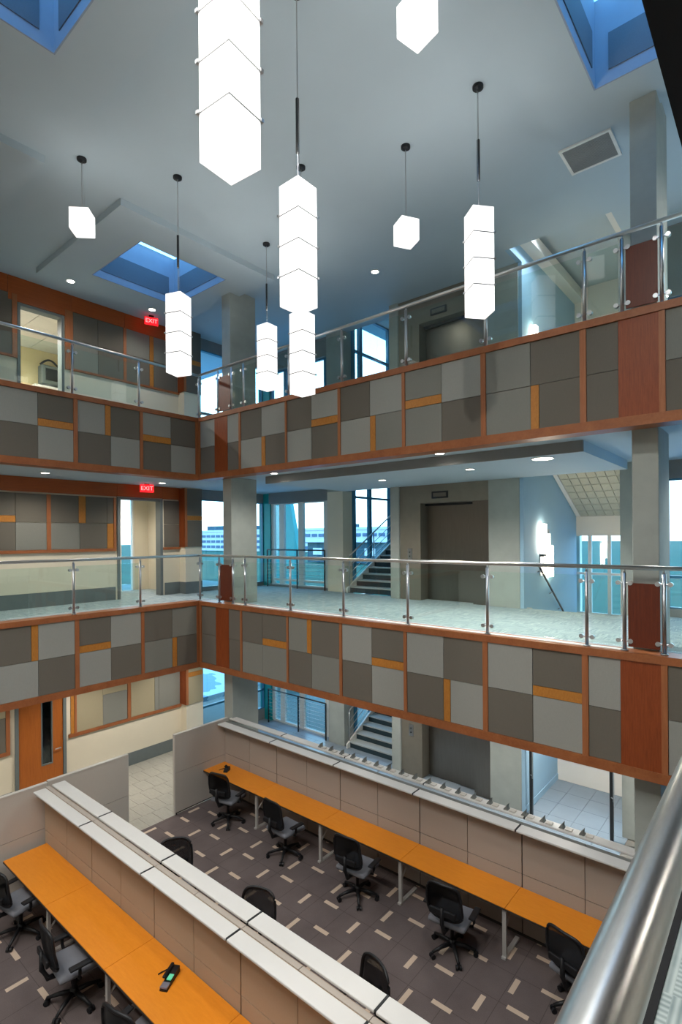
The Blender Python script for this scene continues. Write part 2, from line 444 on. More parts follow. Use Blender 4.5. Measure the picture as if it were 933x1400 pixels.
for k, (x0, x1, y0, y1) in enumerate(HOLES):
    sk = thing('skylight', ['deep square skylight well with a blue top at the upper left', 'deep square skylight well in the dropped square above the red exit sign',
                            'deep square skylight well beside the tall concrete column'][k], 'skylight', ((x0 + x1) / 2, (y0 + y1) / 2, DZ), group='square skylights in the ceiling')
    zt = 12.75
    w_ = 0.02
    x0, x1, y0, y1 = x0 + w_, x1 - w_, y0 + w_, y1 - w_
    box('well_wall', well_blue, x0 - w_, x0, y0 - w_, y1 + w_, DZ, zt, sk); box('well_wall', well_blue, x1, x1 + w_, y0 - w_, y1 + w_, DZ, zt, sk)
    box('well_wall', well_blue, x0, x1, y0 - w_, y0, DZ, zt, sk); box('well_wall', well_blue, x0, x1, y1, y1 + w_, DZ, zt, sk)
    a = 0.16
    box('acoustic_panel', perf_grey, x0, x0 + 0.012, y0 + a, y1 - a, DZ + 0.16, zt - 0.5, sk); box('acoustic_panel', perf_grey, x1 - 0.012, x1, y0 + a, y1 - a, DZ + 0.16, zt - 0.5, sk)
    box('acoustic_panel', perf_grey, x0 + a, x1 - a, y0, y0 + 0.012, DZ + 0.16, zt - 0.5, sk); box('acoustic_panel', perf_grey, x0 + a, x1 - a, y1 - 0.012, y1, DZ + 0.16, zt - 0.5, sk)
    box('glass_pane', glass_sky, x0, x1, y0, y1, zt - 0.02, zt, sk)
    for q in (0.25, 0.5, 0.75):
        box('glazing_bar', frame_blue, x0 + (x1 - x0) * q - 0.02, x0 + (x1 - x0) * q + 0.02, y0, y1, zt - 0.07, zt - 0.02, sk)

# ------------------------------------------------------------------ columns
def column(x0, y0, zs):
    for z0, z1 in zs:
        box('column', concrete, x0, x0 + 0.31, y0, y0 + 0.78, z0, z1, kind=ST, bev=0.012)
column(0.56, 0.28, [(0, 2.95), (F1, 7.32), (F2, ZC)])
column(9.235, 0.28, [(0, 2.95), (F1, 7.32), (F2, ZC)])
for z0, z1 in ((0, 2.95), (F1, 7.32), (F2, ZC)):
    box('column', concrete, 8.3, 9.0, 3.9, 4.3, z0, z1, kind=ST)

# ------------------------------------------------------------------ balcony fronts
T_ = 0.035
PM = {'L': panel_light, 'D': panel_dark, 'M': panel_mid}
def front(name_label, axis, zb, zt, bays, extent, trims, wide):
    """a panelled balcony front; axis 'x' runs along x with its face on y=0, 'y' runs along y with its face on x=0."""
    t = thing('balcony_front', name_label, 'balcony front', (0, 0, 0), kind='thing', group=None)
    def B(nm, m, a0, a1, d0, d1, z0, z1):
        if axis == 'x': return box(nm, m, a0, a1, -d1, -d0, z0, z1, t)
        return box(nm, m, d0, d1, a0, a1, z0, z1, t)
    a0, a1 = extent
    if axis == 'x': box('core', part_dark, a0, a1, 0.0, 0.26, zb + 0.01, zt - 0.02, t)
    else: box('core', part_dark, -0.26, 0.0, a0, a1, zb + 0.01, zt - 0.02, t)
    B('top_trim', trim_wood, a0, a1, -0.26, 0.05, zt - 0.10, zt)
    B('bottom_trim', trim_wood, a0, a1, -0.26, 0.05, zb, zb + 0.13)
    z0, z1 = zb + 0.13, zt - 0.10
    zm = (z0 + z1) / 2
    for a, w_ in trims: B('upright_trim', trim_wood_upright, a - w_ / 2, a + w_ / 2, 0.0, 0.042, z0, z1)
    for a, b in wide: B('wood_panel', red_wood, a, b, 0.0, 0.03, z0, z1)
    g = 0.004; hs = 0.115
    for (a, b, sp_, tl_, tr_, bl_, br_, strip) in bays:
        def P(m, u0, u1, v0, v1):
            B('fabric_panel', PM[m], u0 + g, u1 - g, 0.0, 0.026 + random.uniform(-0.003, 0.003), v0 + g, v1 - g)
        def G(u0, u1, v0, v1): B('accent_strip', gold_wood, u0 + g, u1 - g, 0.0, 0.03, v0 + g, v1 - g)
        vs_ = 0.12
        if sp_ is None:
            P(tl_, a, b, zm, z1); P(bl_, a, b, z0, zm); continue
        for (side, top, m) in (('L', 1, tl_), ('R', 1, tr_), ('L', 0, bl_), ('R', 0, br_)):
            u0, u1 = (a, sp_) if side == 'L' else (sp_, b); v0, v1 = (zm, z1) if top else (z0, zm)
            key = ('T' if top else 'B') + side
            if strip == 'h' + key: G(u0, u1, v0, v0 + hs * 1.25); P(m, u0, u1, v0 + hs * 1.25, v1)
            elif strip == 'v' + key:
                if side == 'L': G(u1 - vs_, u1, v0, v1); P(m, u0, u1 - vs_, v0, v1)
                else: G(u0, u0 + vs_, v0, v1); P(m, u0 + vs_, u1, v0, v1)
            else: P(m, u0, u1, v0, v1)
    return t
TX = [(0.085, 0.06), (1.575, 0.06), (3.03, 0.05), (4.44, 0.06), (5.86, 0.06), (7.295, 0.08), (8.72, 0.08), (9.64, 0.07)]
WIDE = [(0.67, 1.14), (9.15, 9.605)]
EX = (0.052, FX - 0.28)
mid_back = [(0.118, 0.67, None, 'D', 'D', 'D', 'D', None), (1.14, 1.545, None, 'D', 'D', 'D', 'D', None), (1.605, 3.005, 2.27, 'D', 'D', 'M', 'M', 'hTR'),
            (3.055, 4.41, 3.69, 'M', 'D', 'D', 'M', 'vTL'), (4.47, 5.83, 5.15, 'L', 'D', 'D', 'L', 'hTR'), (5.89, 7.255, 6.58, 'L', 'D', 'D', 'L', 'vBR'),
            (7.335, 8.68, 8.01, 'L', 'D', 'D', 'L', 'hTR'), (8.76, 9.15, None, 'L', 'L', 'D', 'D', None), (9.675, 10.27, 10.0, 'D', 'L', 'L', 'D', None)]
up_back = [(0.118, 0.67, None, 'L', 'L', 'D', 'D', None), (1.14, 1.545, None, 'L', 'L', 'D', 'D', None), (1.605, 3.005, 2.28, 'D', 'L', 'L', 'D', 'vBR'),
           (3.055, 4.41, 3.73, 'D', 'L', 'L', 'D', 'hTR'), (4.47, 5.83, 5.15, 'D', 'L', 'L', 'M', 'vBR'), (5.89, 7.255, 6.58, 'M', 'L', 'M', 'D', 'hTL'),
           (7.335, 8.68, 8.01, 'M', 'D', 'M', 'D', 'vBR'), (8.76, 9.15, None, 'D', 'D', 'D', 'D', None), (9.675, 10.27, 10.0, 'M', 'D', 'D', 'M', None)]
front('panelled wood and fabric front of the middle balcony facing the desks', 'x', 2.83, 4.41, mid_back, EX, TX, WIDE)
front('panelled wood and fabric front of the top balcony facing the lamps', 'x', 7.29, 8.77, up_back, EX, TX, WIDE)
TY = [(-0.06, 0.09), (-1.49, 0.07), (-2.89, 0.08), (-4.3, 0.08), (-5.72, 0.08), (-7.14, 0.08), (-8.56, 0.08)]
EY = (-13.0, 0.0)
mid_left = [(-1.455, -0.105, -0.76, 'D', 'M', 'M', 'D', 'vBR'), (-2.85, -1.525, -2.2, 'D', 'L', 'L', 'D', 'hTL'), (-4.26, -2.93, -3.6, 'D', 'L', 'L', 'D', 'vTL'),
            (-5.68, -4.34, -5.0, 'L', 'D', 'D', 'L', 'hTR'), (-7.1, -5.76, -6.4, 'D', 'L', 'L', 'D', 'vBR')]
up_left = [(-1.455, -0.105, -0.76, 'L', 'D', 'D', 'L', 'hTL'), (-2.85, -1.525, -2.17, 'L', 'D', 'D', 'L', 'vTL'), (-4.26, -2.93, -3.58, 'L', 'D', 'D', 'L', 'hTR'),
           (-5.68, -4.34, -5.0, 'L', 'D', 'D', 'L', 'vBR'), (-7.1, -5.76, -6.4, 'D', 'L', 'L', 'D', None)]
front('panelled front of the middle left balcony above the wooden door', 'y', 2.83, 4.41, mid_left, EY, TY, [])
front('panelled front of the top left balcony below the lit doorway', 'y', 7.29, 8.77, up_left, EY, TY, [])
# near balcony (under and above the camera)
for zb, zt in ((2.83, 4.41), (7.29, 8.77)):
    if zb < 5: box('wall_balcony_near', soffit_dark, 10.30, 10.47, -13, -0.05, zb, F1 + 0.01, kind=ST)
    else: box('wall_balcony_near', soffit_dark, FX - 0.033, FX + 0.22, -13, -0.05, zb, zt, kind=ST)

# ------------------------------------------------------------------ glass railings
def railing(label, axis, zf, zr, posts, extent, off, glass_skip=(), infill=(), side=1):
    t = thing('glass_railing', label, 'railing', (0, 0, 0))
    def pt(a, d, z):
        return (a, d, z) if axis == 'x' else (-d * side + (FX if side < 0 else 0), a, z)
    a0, a1 = extent
    o = cylo('handrail', rail_steel, pt(a0, off, zr), pt(a1, off, zr), 0.029, t, 24)
    if axis == 'x' and zf < 5: box('glare_strip', white_plastic, 1.2, 9.2, 0.05, 0.14, zf, zf + 0.012, t)  # white strip added for the glare line along the trim top
    for a in posts:
        bm = bmesh.new(); cyl(bm, pt(a, off, zf), pt(a, off, zr - 0.07), 0.024, None, 12); cyl(bm, pt(a, off, zr - 0.07), pt(a, off, zr - 0.02), 0.021, 0.008, 10)
        cyl(bm, pt(a, off, zf), pt(a, off, zf + 0.02), 0.045, None, 14)
        p = obj('post', bm, steel, t, smooth=False)
        for po in p.data.polygons: po.use_smooth = len(po.vertices) == 4
        for zz in (zf + 0.13, zr - 0.2):
            bm = bmesh.new()
            cyl(bm, pt(a - 0.075, off, zz), pt(a + 0.075, off, zz), 0.011, None, 8)
            for s_ in (-1, 1):
                cyl(bm, pt(a + s_ * 0.07, off - 0.022, zz), pt(a + s_ * 0.07, off + 0.022, zz), 0.03, None, 12)
            obj('clamp', bm, steel, p)
    for k in range(len(posts) - 1):
        a, b = posts[k] + 0.045, posts[k + 1] - 0.045
        if k in glass_skip: continue
        p0, p1 = pt(a, off - 0.006, zf + 0.06), pt(b, off + 0.006, zr - (0.2 if k in infill else 0.12))
        m = infill_wood if k in infill else glass_rail
        nm = 'wood_infill' if k in infill else 'glass_pane'
        d = 0.0
        box(nm, m, p0[0], p1[0], p0[1], p1[1], p0[2], p1[2], t)
    return t
PX = [-0.06, 0.69, 1.19, 1.61, 3.03, 4.44, 5.86, 7.295, 8.72, 9.18, 9.63, 10.5]
PY = [0.0, -1.49, -2.91, -4.31, -5.72, -7.14, -8.56, -9.98, -11.4, -12.8][::-1]
railing('steel and glass railing along the middle balcony in front of the lifts', 'x', 4.41, 5.49, PX, (-0.06, FX), 0.06, infill=(1, 9))
railing('steel and glass railing along the top balcony behind the hanging lamps', 'x', 8.77, 9.82, PX, (-0.06, FX), 0.06, infill=(1, 9))
railing('steel and glass railing of the middle left balcony by the cream wall', 'y', 4.41, 5.49, [p for p in PY if p < -0.1] , (-13, 0.028), 0.06)
railing('steel and glass railing of the top left balcony by the lit doorway', 'y', 8.77, 9.82, [p for p in PY if p < -0.1], (-13, 0.028), 0.06)
# corner panes of the left runs
# near railing: only its handrail crosses the view
nr = thing('near_railing', 'big brushed steel handrail right in front of the viewer', 'railing', (FX + 0.13, -6.0, F1))
cylo('handrail', rail_steel, (10.677, -12.9, 5.482), (10.677, -0.2, 5.482), 0.0287, nr, 48)
for y in (-12.2, -11.0, -9.6):
    cylo('post', steel, (10.677, y, F1), (10.677, y, 5.47), 0.021, nr)
    cylo('post', steel, (10.677, y + 9.0, F1), (10.677, y + 9.0, 5.47), 0.021, nr) if y + 9.0 > -2.9 else None

# ------------------------------------------------------------------ left wall, three storeys
LW = LWX
def left_wall_piece(y0, y1, z0, z1, m, name='wall_left'):
    return box(name, m, LW - 0.2, LW, y0, y1, z0, z1, kind=ST)
YE = 1.55
# ground
left_wall_piece(-2.13, YE, 0, 2.95, paint_cream); left_wall_piece(-13, -3.22, 0, 2.95, paint_cream); left_wall_piece(-3.22, -2.13, 2.45, 2.95, paint_cream)
# middle: doorway -0.83..0.46
left_wall_piece(-13, -0.83, F1, 7.32, paint_cream); left_wall_piece(0.46, YE, F1, 7.32, paint_cream); left_wall_piece(-0.83, 0.46, 6.98, 7.32, paint_cream)
# upper: doorway -3.11..-2.11
left_wall_piece(-13, -3.11, F2, ZC, paint_cream); left_wall_piece(-2.11, YE, F2, ZC, paint_cream); left_wall_piece(-3.11, -2.11, 11.2, ZC, paint_cream)
# small projecting piers at the wall's end
for z0, z1 in ((0, 2.95), (F1, 7.32), (F2, ZC)):
    box('wall_left', paint_cream, LW, LW + 0.28, 1.0, YE, z0, z1, kind=ST)
for (y0, y1, z) in ((-2.1, 1.0, 0), (-13, -3.28, 0), (-13, -0.88, F1), (0.52, 1.0, F1), (-13, -3.16, F2), (-2.06, 1.0, F2)):
    box('baseboard_left', base_grey, LW, LW + 0.012, y0, y1, z, z + 0.33, kind=ST)
for z in (0, F1, F2):
    box('baseboard_left', base_grey, LW + 0.28, LW + 0.292, 1.0, YE, z, z + 0.33, kind=ST)
    box('baseboard_left', base_grey, LW, LW + 0.292, 0.988, 1.0, z, z + 0.33, kind=ST)
def cladding(label, rects, uprights, rails):
    t = thing('wall_cladding', label, 'wall panels', (LW, 0, 0))
    g = 0.004
    for (y0, y1, z0, z1, m) in rects:
        nm = 'accent_strip' if m is gold_wood else ('wood_panel' if m in (red_wood, band_wood) else 'fabric_panel')
        box(nm, m, LW, LW + 0.03 + random.uniform(-.003, .003), y0 + g, y1 - g, z0 + g, z1 - g, t)
    for (y, w_, z0, z1) in uprights: box('upright_trim', trim_wood_upright, LW, LW + 0.042, y - w_ / 2, y + w_ / 2, z0, z1, t)
    for (y0, y1, z, h) in rails: box('rail_trim', trim_wood, LW, LW + 0.045, y0, y1, z, z + h, t)
    return t
L_, D_, M_, T__, G_ = panel_light, panel_dark, panel_mid, panel_tan, gold_wood
zz = (1.25, 2.1, 2.92)
cladding('wood framed fabric wall panels beside the wooden ground floor door',
         [(-1.89, -1.24, 2.42, 2.92, M_), (-1.89, -1.24, 2.3, 2.42, G_), (-1.89, -1.24, 1.25, 2.3, T__), (-1.24, -0.6, 2.0, 2.92, T__), (-1.24, -0.6, 1.25, 2.0, M_),
          (-0.5, 0.18, 2.35, 2.92, M_), (-0.5, 0.18, 1.25, 2.35, T__), (0.3, 0.96, 1.25, 2.92, M_), (0.18, 0.3, 2.2, 2.92, G_), (0.18, 0.3, 1.25, 2.2, M_),
          (-2.02, -1.94, 1.25, 2.92, G_)],
         [(-1.91, 0.05, 1.2, 2.92), (-0.55, 0.08, 1.2, 2.92)], [(-2.07, 1.0, 1.17, 0.08)])
cladding('fabric wall panels left of the wooden ground floor door',
         [(-4.0, -3.4, 2.0, 2.92, T__), (-4.0, -3.4, 1.25, 2.0, D_), (-4.7, -4.06, 1.25, 2.92, M_)], [(-3.36, 0.08, 1.2, 2.92), (-4.03, 0.05, 1.2, 2.92)], [(-5, -3.32, 1.17, 0.08)])
z0, zm_, z1 = 5.66, 6.29, 6.95
cladding('fabric wall panels and wood band above the middle cream wall',
         [(-3.9, -3.18, z0, zm_, D_), (-3.9, -3.18, zm_ + .15, z1, D_), (-3.9, -3.18, zm_, zm_ + .15, G_), (-3.18, -2.53, z0, zm_, M_), (-3.18, -2.53, zm_, z1, D_), (-2.44, -1.78, z0, zm_, M_),
          (-2.44, -1.8, zm_, z1, D_), (-1.8, -1.63, zm_, z1, G_), (-1.78, -1.1, z0, zm_, D_), (-1.63, -1.1, zm_, z1, D_), (-1.1, -0.93, z0, zm_, G_), (-1.1, -0.93, zm_, z1, D_),
          (-5.0, -0.83, 6.98, 7.32, band_wood), (-0.83, 0.46, 6.99, 7.32, band_wood), (0.46, 1.0, 6.98, 7.32, band_wood), (0.5, 1.0, z0, zm_, D_), (0.5, 1.0, zm_, z1, D_)],
         [(-2.485, 0.09, z0, z1), (-0.9, 0.06, 5.6, z1)], [(-5, -0.87, 5.59, 0.07), (0.48, 1.0, 5.59, 0.07)])
z0, zm_, z1 = 10.0, 10.7, 11.36
cladding('fabric wall panels and orange wood band on the top left wall',
         [(-3.95, -3.2, z0, zm_, D_), (-3.95, -3.2, zm_, z1, D_), (-1.9, -1.3, z0, zm_, M_), (-1.9, -1.3, zm_, z1, D_), (-1.3, -0.64, z0, zm_, D_), (-1.3, -0.64, zm_, z1, D_),
          (-0.56, 0.1, z0, zm_, D_), (-0.56, 0.1, zm_, z1, M_), (0.22, 0.95, z0, zm_, D_), (0.22, 0.95, zm_, z1, M_), (0.1, 0.22, z0, zm_, G_), (0.1, 0.22, zm_, z1, G_),
          (-3.3, -1.95, 11.21, ZC, band_wood), (-5.0, -3.3, 11.36, ZC, band_wood), (-1.95, -0.6, 11.36, ZC, band_wood), (-0.6, 1.0, 11.36, ZC, band_wood)],
         [(-2.0, 0.18, 9.95, z1), (-0.6, 0.08, 9.95, z1), (-3.17, 0.1, 9.95, z1)], [(-5, -3.14, 9.95, 0.05), (-1.99, 1.0, 9.95, 0.05)])
# panels on the end piers
for (z0, z1, lab) in ((1.25, 2.92, 'narrow fabric and wood panels on the ground floor pier by the window'), (5.66, 7.3, 'narrow dark panels on the middle floor pier by the window'),
                      (10.0, ZC, 'narrow dark panels on the top floor pier by the window')):
    t = thing('pier_cladding', lab, 'wall panels', (LW + 0.28, 1.0, z0))
    zm_ = (z0 + z1) / 2
    box('wood_panel', red_wood, LW, LW + 0.3, 0.975, 1.0, z0, z1, t)
    box('upright_trim', trim_wood_upright, LW + 0.28, LW + 0.31, 0.975, 1.05, z0, z1, t)
    pm_ = panel_tan if z0 < 2 else panel_dark
    box('fabric_panel', pm_, LW + 0.28, LW + 0.3, 1.055, YE - 0.005, zm_ + 0.06, z1, t); box('accent_strip', gold_wood, LW + 0.28, LW + 0.302, 1.055, YE - 0.005, zm_ - 0.07, zm_ + 0.055, t)
    box('fabric_panel', pm_, LW + 0.28, LW + 0.3, 1.055, YE - 0.005, z0, zm_ - 0.075, t)

# door_1: wooden ground floor door
d1 = thing('door_1', 'orange wooden door with a narrow glass slot on the ground floor', 'door', (LW, -2.68, 0), kind=ST)
box('door_leaf', door_wood, LW - 0.03, LW + 0.02, -3.15, -2.66, 0.01, 2.4, d1)
box('door_leaf', door_wood, LW - 0.03, LW + 0.02, -2.45, -2.2, 0.01, 2.4, d1)
box('door_leaf', door_wood, LW - 0.03, LW + 0.02, -2.66, -2.45, 2.2, 2.4, d1)
box('door_leaf', door_wood, LW - 0.03, LW + 0.02, -2.66, -2.45, 0.01, 0.72, d1)
vf = box('vision_frame', base_grey, LW + 0.0, LW + 0.03, -2.68, -2.655, 0.7, 2.22, d1)
box('vision_frame', base_grey, LW, LW + 0.03, -2.455, -2.43, 0.7, 2.22, d1); box('vision_frame', base_grey, LW, LW + 0.03, -2.655, -2.455, 0.7, 0.73, d1); box('vision_frame', base_grey, LW, LW + 0.03, -2.655, -2.455, 2.19, 2.22, d1)
box('glass_pane', glass_win, LW - 0.01, LW, -2.655, -2.455, 0.72, 2.2, d1)
for a, b in ((-3.22, -3.15), (-2.2, -2.13)): box('door_frame', base_grey, LW - 0.05, LW + 0.05, a, b, 0, 2.45, d1)
box('door_frame', base_grey, LW - 0.05, LW + 0.05, -3.15, -2.2, 2.4, 2.45, d1)
bm = bmesh.new(); cyl(bm, (LW + 0.02, -2.27, 1.02), (LW + 0.07, -2.27, 1.02), 0.012, None, 8); cyl(bm, (LW + 0.07, -2.27, 1.02), (LW + 0.07, -2.4, 1.02), 0.011, None, 8)
obj('door_handle', bm, steel, d1)
box('wall_behind', ext_dark, LW - 1.2, LW - 1.1, -3.6, -1.8, 0, 2.9, kind=ST)

# door_2: open middle doorway with a corridor
d2 = thing('door_2', 'open doorway to a cream corridor on the middle floor', 'door', (LW, -0.18, F1), kind=ST)
for a, b in ((-0.83, -0.76), (0.38, 0.46)): box('door_frame', base_grey, LW - 0.2, LW + 0.03, a, b, F1, 6.98, d2)
box('door_frame', base_grey, LW - 0.2, LW + 0.03, -0.76, 0.38, 6.92, 6.98, d2)
box('wall_corridor', paint_cream, LW - 2.1, LW - 2.0, -1.3, 0.26, F1, 7.32, kind=ST)
box('wall_corridor', paint_cream, LW - 2.1, LW - 2.0, 0.72, 1.3, F1, 7.32, kind=ST)
box('wall_corridor', paint_cream, LW - 2.0, LW - 0.2, 1.2, 1.3, F1, 7.32, kind=ST)
box('wall_corridor', paint_cream, LW - 2.0, LW - 0.2, -1.3, -1.2, F1, 7.32, kind=ST)
box('ceiling', paint_white, LW - 2.1, LW - 0.2, -1.3, 1.3, 7.25, 7.32, kind=ST)
w1 = thing('window_1', 'tall bluish sidelight window inside the corridor doorway', 'window', (LW - 2.0, -0.8, F1), kind=ST)
box('window_frame', frame_white, LW - 2.08, LW - 1.96, 0.66, 0.72, F1, 7.25, w1)
box('window_frame', frame_white, LW - 2.08, LW - 1.96, 0.26, 0.31, F1, 7.25, w1)
box('glass_pane', glass_win, LW - 2.05, LW - 2.04, 0.31, 0.66, F1, 7.25, w1)

# door_3: lit upper doorway with a room
d3 = thing('door_3', 'open doorway to a bright room on the top floor', 'door', (LW, -2.6, F2), kind=ST)
for a, b in ((-3.11, -3.05), (-2.17, -2.11)): box('door_frame', base_grey, LW - 0.2, LW + 0.03, a, b, F2, 11.2, d3)
box('door_frame', base_grey, LW - 0.2, LW + 0.03, -3.05, -2.17, 11.14, 11.2, d3)
box('wall_room', paint_beige, LW - 3.3, LW - 3.2, -4.5, 0.5, F2, 11.5, kind=ST)
box('wall_room', paint_beige, LW - 3.2, LW - 0.2, 0.4, 0.5, F2, 11.5, kind=ST)
box('wall_room', paint_white, LW - 3.2, LW - 0.2, -4.6, -4.5, F2, 11.5, kind=ST)
cl = thing('ceiling', None, None, (LW - 1.2, -2.7, 11.32), kind=ST)
for i in range(5):
    for j in range(7):
        box('ceiling_tile', paint_white, LW - 3.2 + i * 0.6, LW - 3.2 + i * 0.6 + 0.588, -4.5 + j * 0.7, -4.5 + j * 0.7 + 0.685, 11.3, 11.33, cl)
box('ceiling', base_grey, LW - 3.3, LW - 0.2, -4.6, 0.5, 11.33, 11.38, kind=ST)
RX = LW - 3.2
dv = thing('wall_device', 'dark grey boxy device with a looped hose on the room wall', 'device', (RX, -1.2, 10.3))
box('body', base_grey, RX, RX + 0.3, -1.5, -0.95, 10.3, 10.85, dv, bev=0.04)
box('front_panel', dark_metal, RX + 0.3, RX + 0.33, -1.4, -1.05, 10.42, 10.75, dv, bev=0.01)
bm = bmesh.new(); tube(bm, [(RX + 0.2, -1.5 + 0.5 * k / 10, 10.85 + 0.17 * math.sin(PI * k / 10)) for k in range(11)], 0.028, 8); obj('hose', bm, black_plastic, dv)
box('shelf', white_plastic, RX, RX + 0.35, -1.7, -0.9, 10.18, 10.24, dv)

# ------------------------------------------------------------------ outside walls and windows
def window(n, label, axis, c, a_list, z0, z1, zbars, m=frame_blue, w_=0.06, dep=0.1, sill=True):
    """glazing in the plane x=c (axis 'y') or y=c (axis 'x'); a_list holds the mullion positions."""
    t = thing('window_%d' % n, label, 'window', (0, 0, z0), kind=ST)
    def B(nm, mm, a0, a1, d, zz0, zz1):
        if axis == 'x': return box(nm, mm, a0, a1, c - d, c + d, zz0, zz1, t)
        return box(nm, mm, c - d, c + d, a0, a1, zz0, zz1, t)
    for a in a_list: B('mullion', m, a - w_ / 2, a + w_ / 2, dep / 2, z0, z1)
    zb = [z0] + list(zbars) + [z1]
    for z in zb: B('transom', m, a_list[0], a_list[-1], dep / 2 - 0.004, z - 0.03, z + 0.03)
    for i in range(len(a_list) - 1):
        for k in range(len(zb) - 1):
            B('glass_pane', glass_win, a_list[i] + w_ / 2, a_list[i + 1] - w_ / 2, 0.006, zb[k] + 0.03, zb[k + 1] - 0.03)
    return t
window(2, 'corner window beside the left wall on the ground floor', 'y', LWX, [YE + 0.03, 2.75, 4.1], 0.35, 2.9, [0.95])
window(3, 'corner window beside the left wall on the middle floor', 'y', LWX, [YE + 0.03, 2.75, 4.1], F1 + 0.1, 7.03, [])
window(4, 'corner window beside the left wall on the top floor', 'y', LWX, [YE + 0.03, 2.75, 4.1], F2 + 0.1, 11.42, [F2 + 0.45, F2 + 0.85])
for z0, z1 in ((-0.3, 0.35), (2.9, F1 + 0.1), (7.03, F2 + 0.1), (11.42, 12.2)):
    box('wall_left', paint_grey, LWX - 0.15, LWX + 0.05, YE, 4.2, z0, z1, kind=ST)
box('wall_back', frame_teal, LWX - 0.15, -1.98, 4.1, 4.3, -0.3, 12.2, kind=ST)
for z0, z1 in ((2.9, F1 + 0.06), (6.98, F2 + 0.06), (11.2, 12.2)):
    box('wall_back', paint_grey, -1.98, 0.62, 4.05, 4.3, z0, z1, kind=ST)
window(5, 'paired tall window behind a cable rail on the ground floor', 'x', 4.2, [-1.95, -1.5, -0.66, 0.4, 0.62], 0.05, 2.9, [], frame_white, 0.2)
window(6, 'paired tall window behind a cable rail on the middle floor', 'x', 4.2, [-1.95, -1.5, -0.66, 0.4, 0.62], F1 + 0.06, 6.98, [F1 + 0.22], frame_white, 0.2)
window(7, 'tall window behind the hanging lamps on the top floor', 'x', 4.2, [-1.95, -1.3, -0.45, 0.4, 0.62], F2 + 0.06, 11.2, [], frame_blue, 0.12)
for z0, z1, m_ in ((-0.3, 2.95, concrete), (2.95, F1, concrete), (F1, 7.2, paint_cream), (7.2, 12.6, concrete)):
    box('wall_pier', m_, 0.62, 1.2, 3.95, 4.4, z0, z1, kind=ST)
window(8, 'stair tower side glazing with blue mullions on the ground floor', 'y', 1.2, [4.43, 5.2, 6.25, 7.6], 0.05, 4.2, [2.6], frame_blue, 0.12)
window(9, 'stair tower side glazing with blue mullions on the middle floor', 'y', 1.2, [4.43, 5.2, 6.25, 7.6], 4.35, 8.6, [7.06], frame_blue, 0.12)
window(10, 'stair tower side glazing with blue mullions on the top floor', 'y', 1.2, [4.43, 4.78, 6.25, 7.6], 8.72, 12.4, [10.2, 11.3], frame_blue, 0.14)
box('wall_back', paint_white, 1.2, 6.5, 7.6, 7.8, -0.3, 12.6, kind=ST)
box('ceiling', paint_ceiling, 0.6, 6.5, 4.2, 7.8, 12.42, 12.6, kind=ST)
# hall between the lift block and the right pier
box('wall_hall', paint_blue, 6.4, 6.5, 3.6, 7.3, -0.3, 12.45, kind=ST)
box('trim_2', frame_white, 6.5, 6.75, 3.0, 7.3, 12.05, 12.3, kind=ST)
box('wall_hall', paint_white, 8.3, 8.4, 4.2, 7.3, -0.3, 12.45, kind=ST)
box('wall_hall', paint_blue, 6.4, 6.5, 2.951, 3.6, ZC, 12.45, kind=ST)
box('wall_hall', paint_white, 8.3, 8.4, 2.951, 4.2, ZC, 12.45, kind=ST)
box('wall_hall', paint_white, 6.4, 8.4, 2.90, 2.95, 12.05, 12.5, kind=ST)
box('ceiling', paint_ceiling, 6.4, 8.4, 2.9, 7.5, 12.42, 12.5, kind=ST)
for z0, z1 in ((-0.3, 0.7), (2.0, F1 - 0.5), (5.92, 12.45)):
    box('wall_hall', paint_white, 6.0, 8.4, 7.3, 7.5, z0, z1, kind=ST)
window(11, 'window at the far end of the stair hall on the ground floor', 'x', 7.35, [6.05, 6.83, 7.3, 8.3], 0.7, 2.0, [], frame_white, 0.08)
window(12, 'blue window at the far end of the stair hall on the middle floor', 'x', 7.35, [6.05, 6.83, 7.3, 8.3], F1 - 0.5, 5.92, [4.9], frame_white, 0.08)
# right hand outside wall
for k, (z0, z1, za, zb) in enumerate(((-0.3, 2.95, 0.4, 2.5), (2.95, 7.32, F1 + 0.15, 6.97), (7.32, 12.2, F2 + 0.15, 10.4))):
    box('wall_back', paint_grey, 9.0, 14.2, 4.15, 4.35, z0, za, kind=ST); box('wall_back', paint_grey, 9.0, 14.2, 4.15, 4.35, zb, z1, kind=ST)
    window(14 + k, ['window right of the concrete column on the ground floor', 'window right of the concrete column on the middle floor', 'window right of the concrete column on the top floor'][k],
           'x', 4.25, [9.05, 10.4, 12.0, 14.1], za, zb, [za + 0.6], frame_blue)
# roof over everything is the ceiling itself; keep daylight out of the left rooms
box('wall_left', paint_white, LWX - 4.2, LWX - 4.0, -13, 1.6, -0.3, F1, kind=ST)
box('wall_left', paint_white, LWX - 4.2, LWX - 4.0, -13, 1.6, 7.32, 12.2, kind=ST)
box('wall_left', paint_white, LWX - 4.2, LWX - 0.2, 1.5, 1.6, -0.3, 2.95, kind=ST)
box('wall_left', paint_white, LWX - 4.2, LWX - 0.2, 1.5, 1.6, 7.32, 12.2, kind=ST)

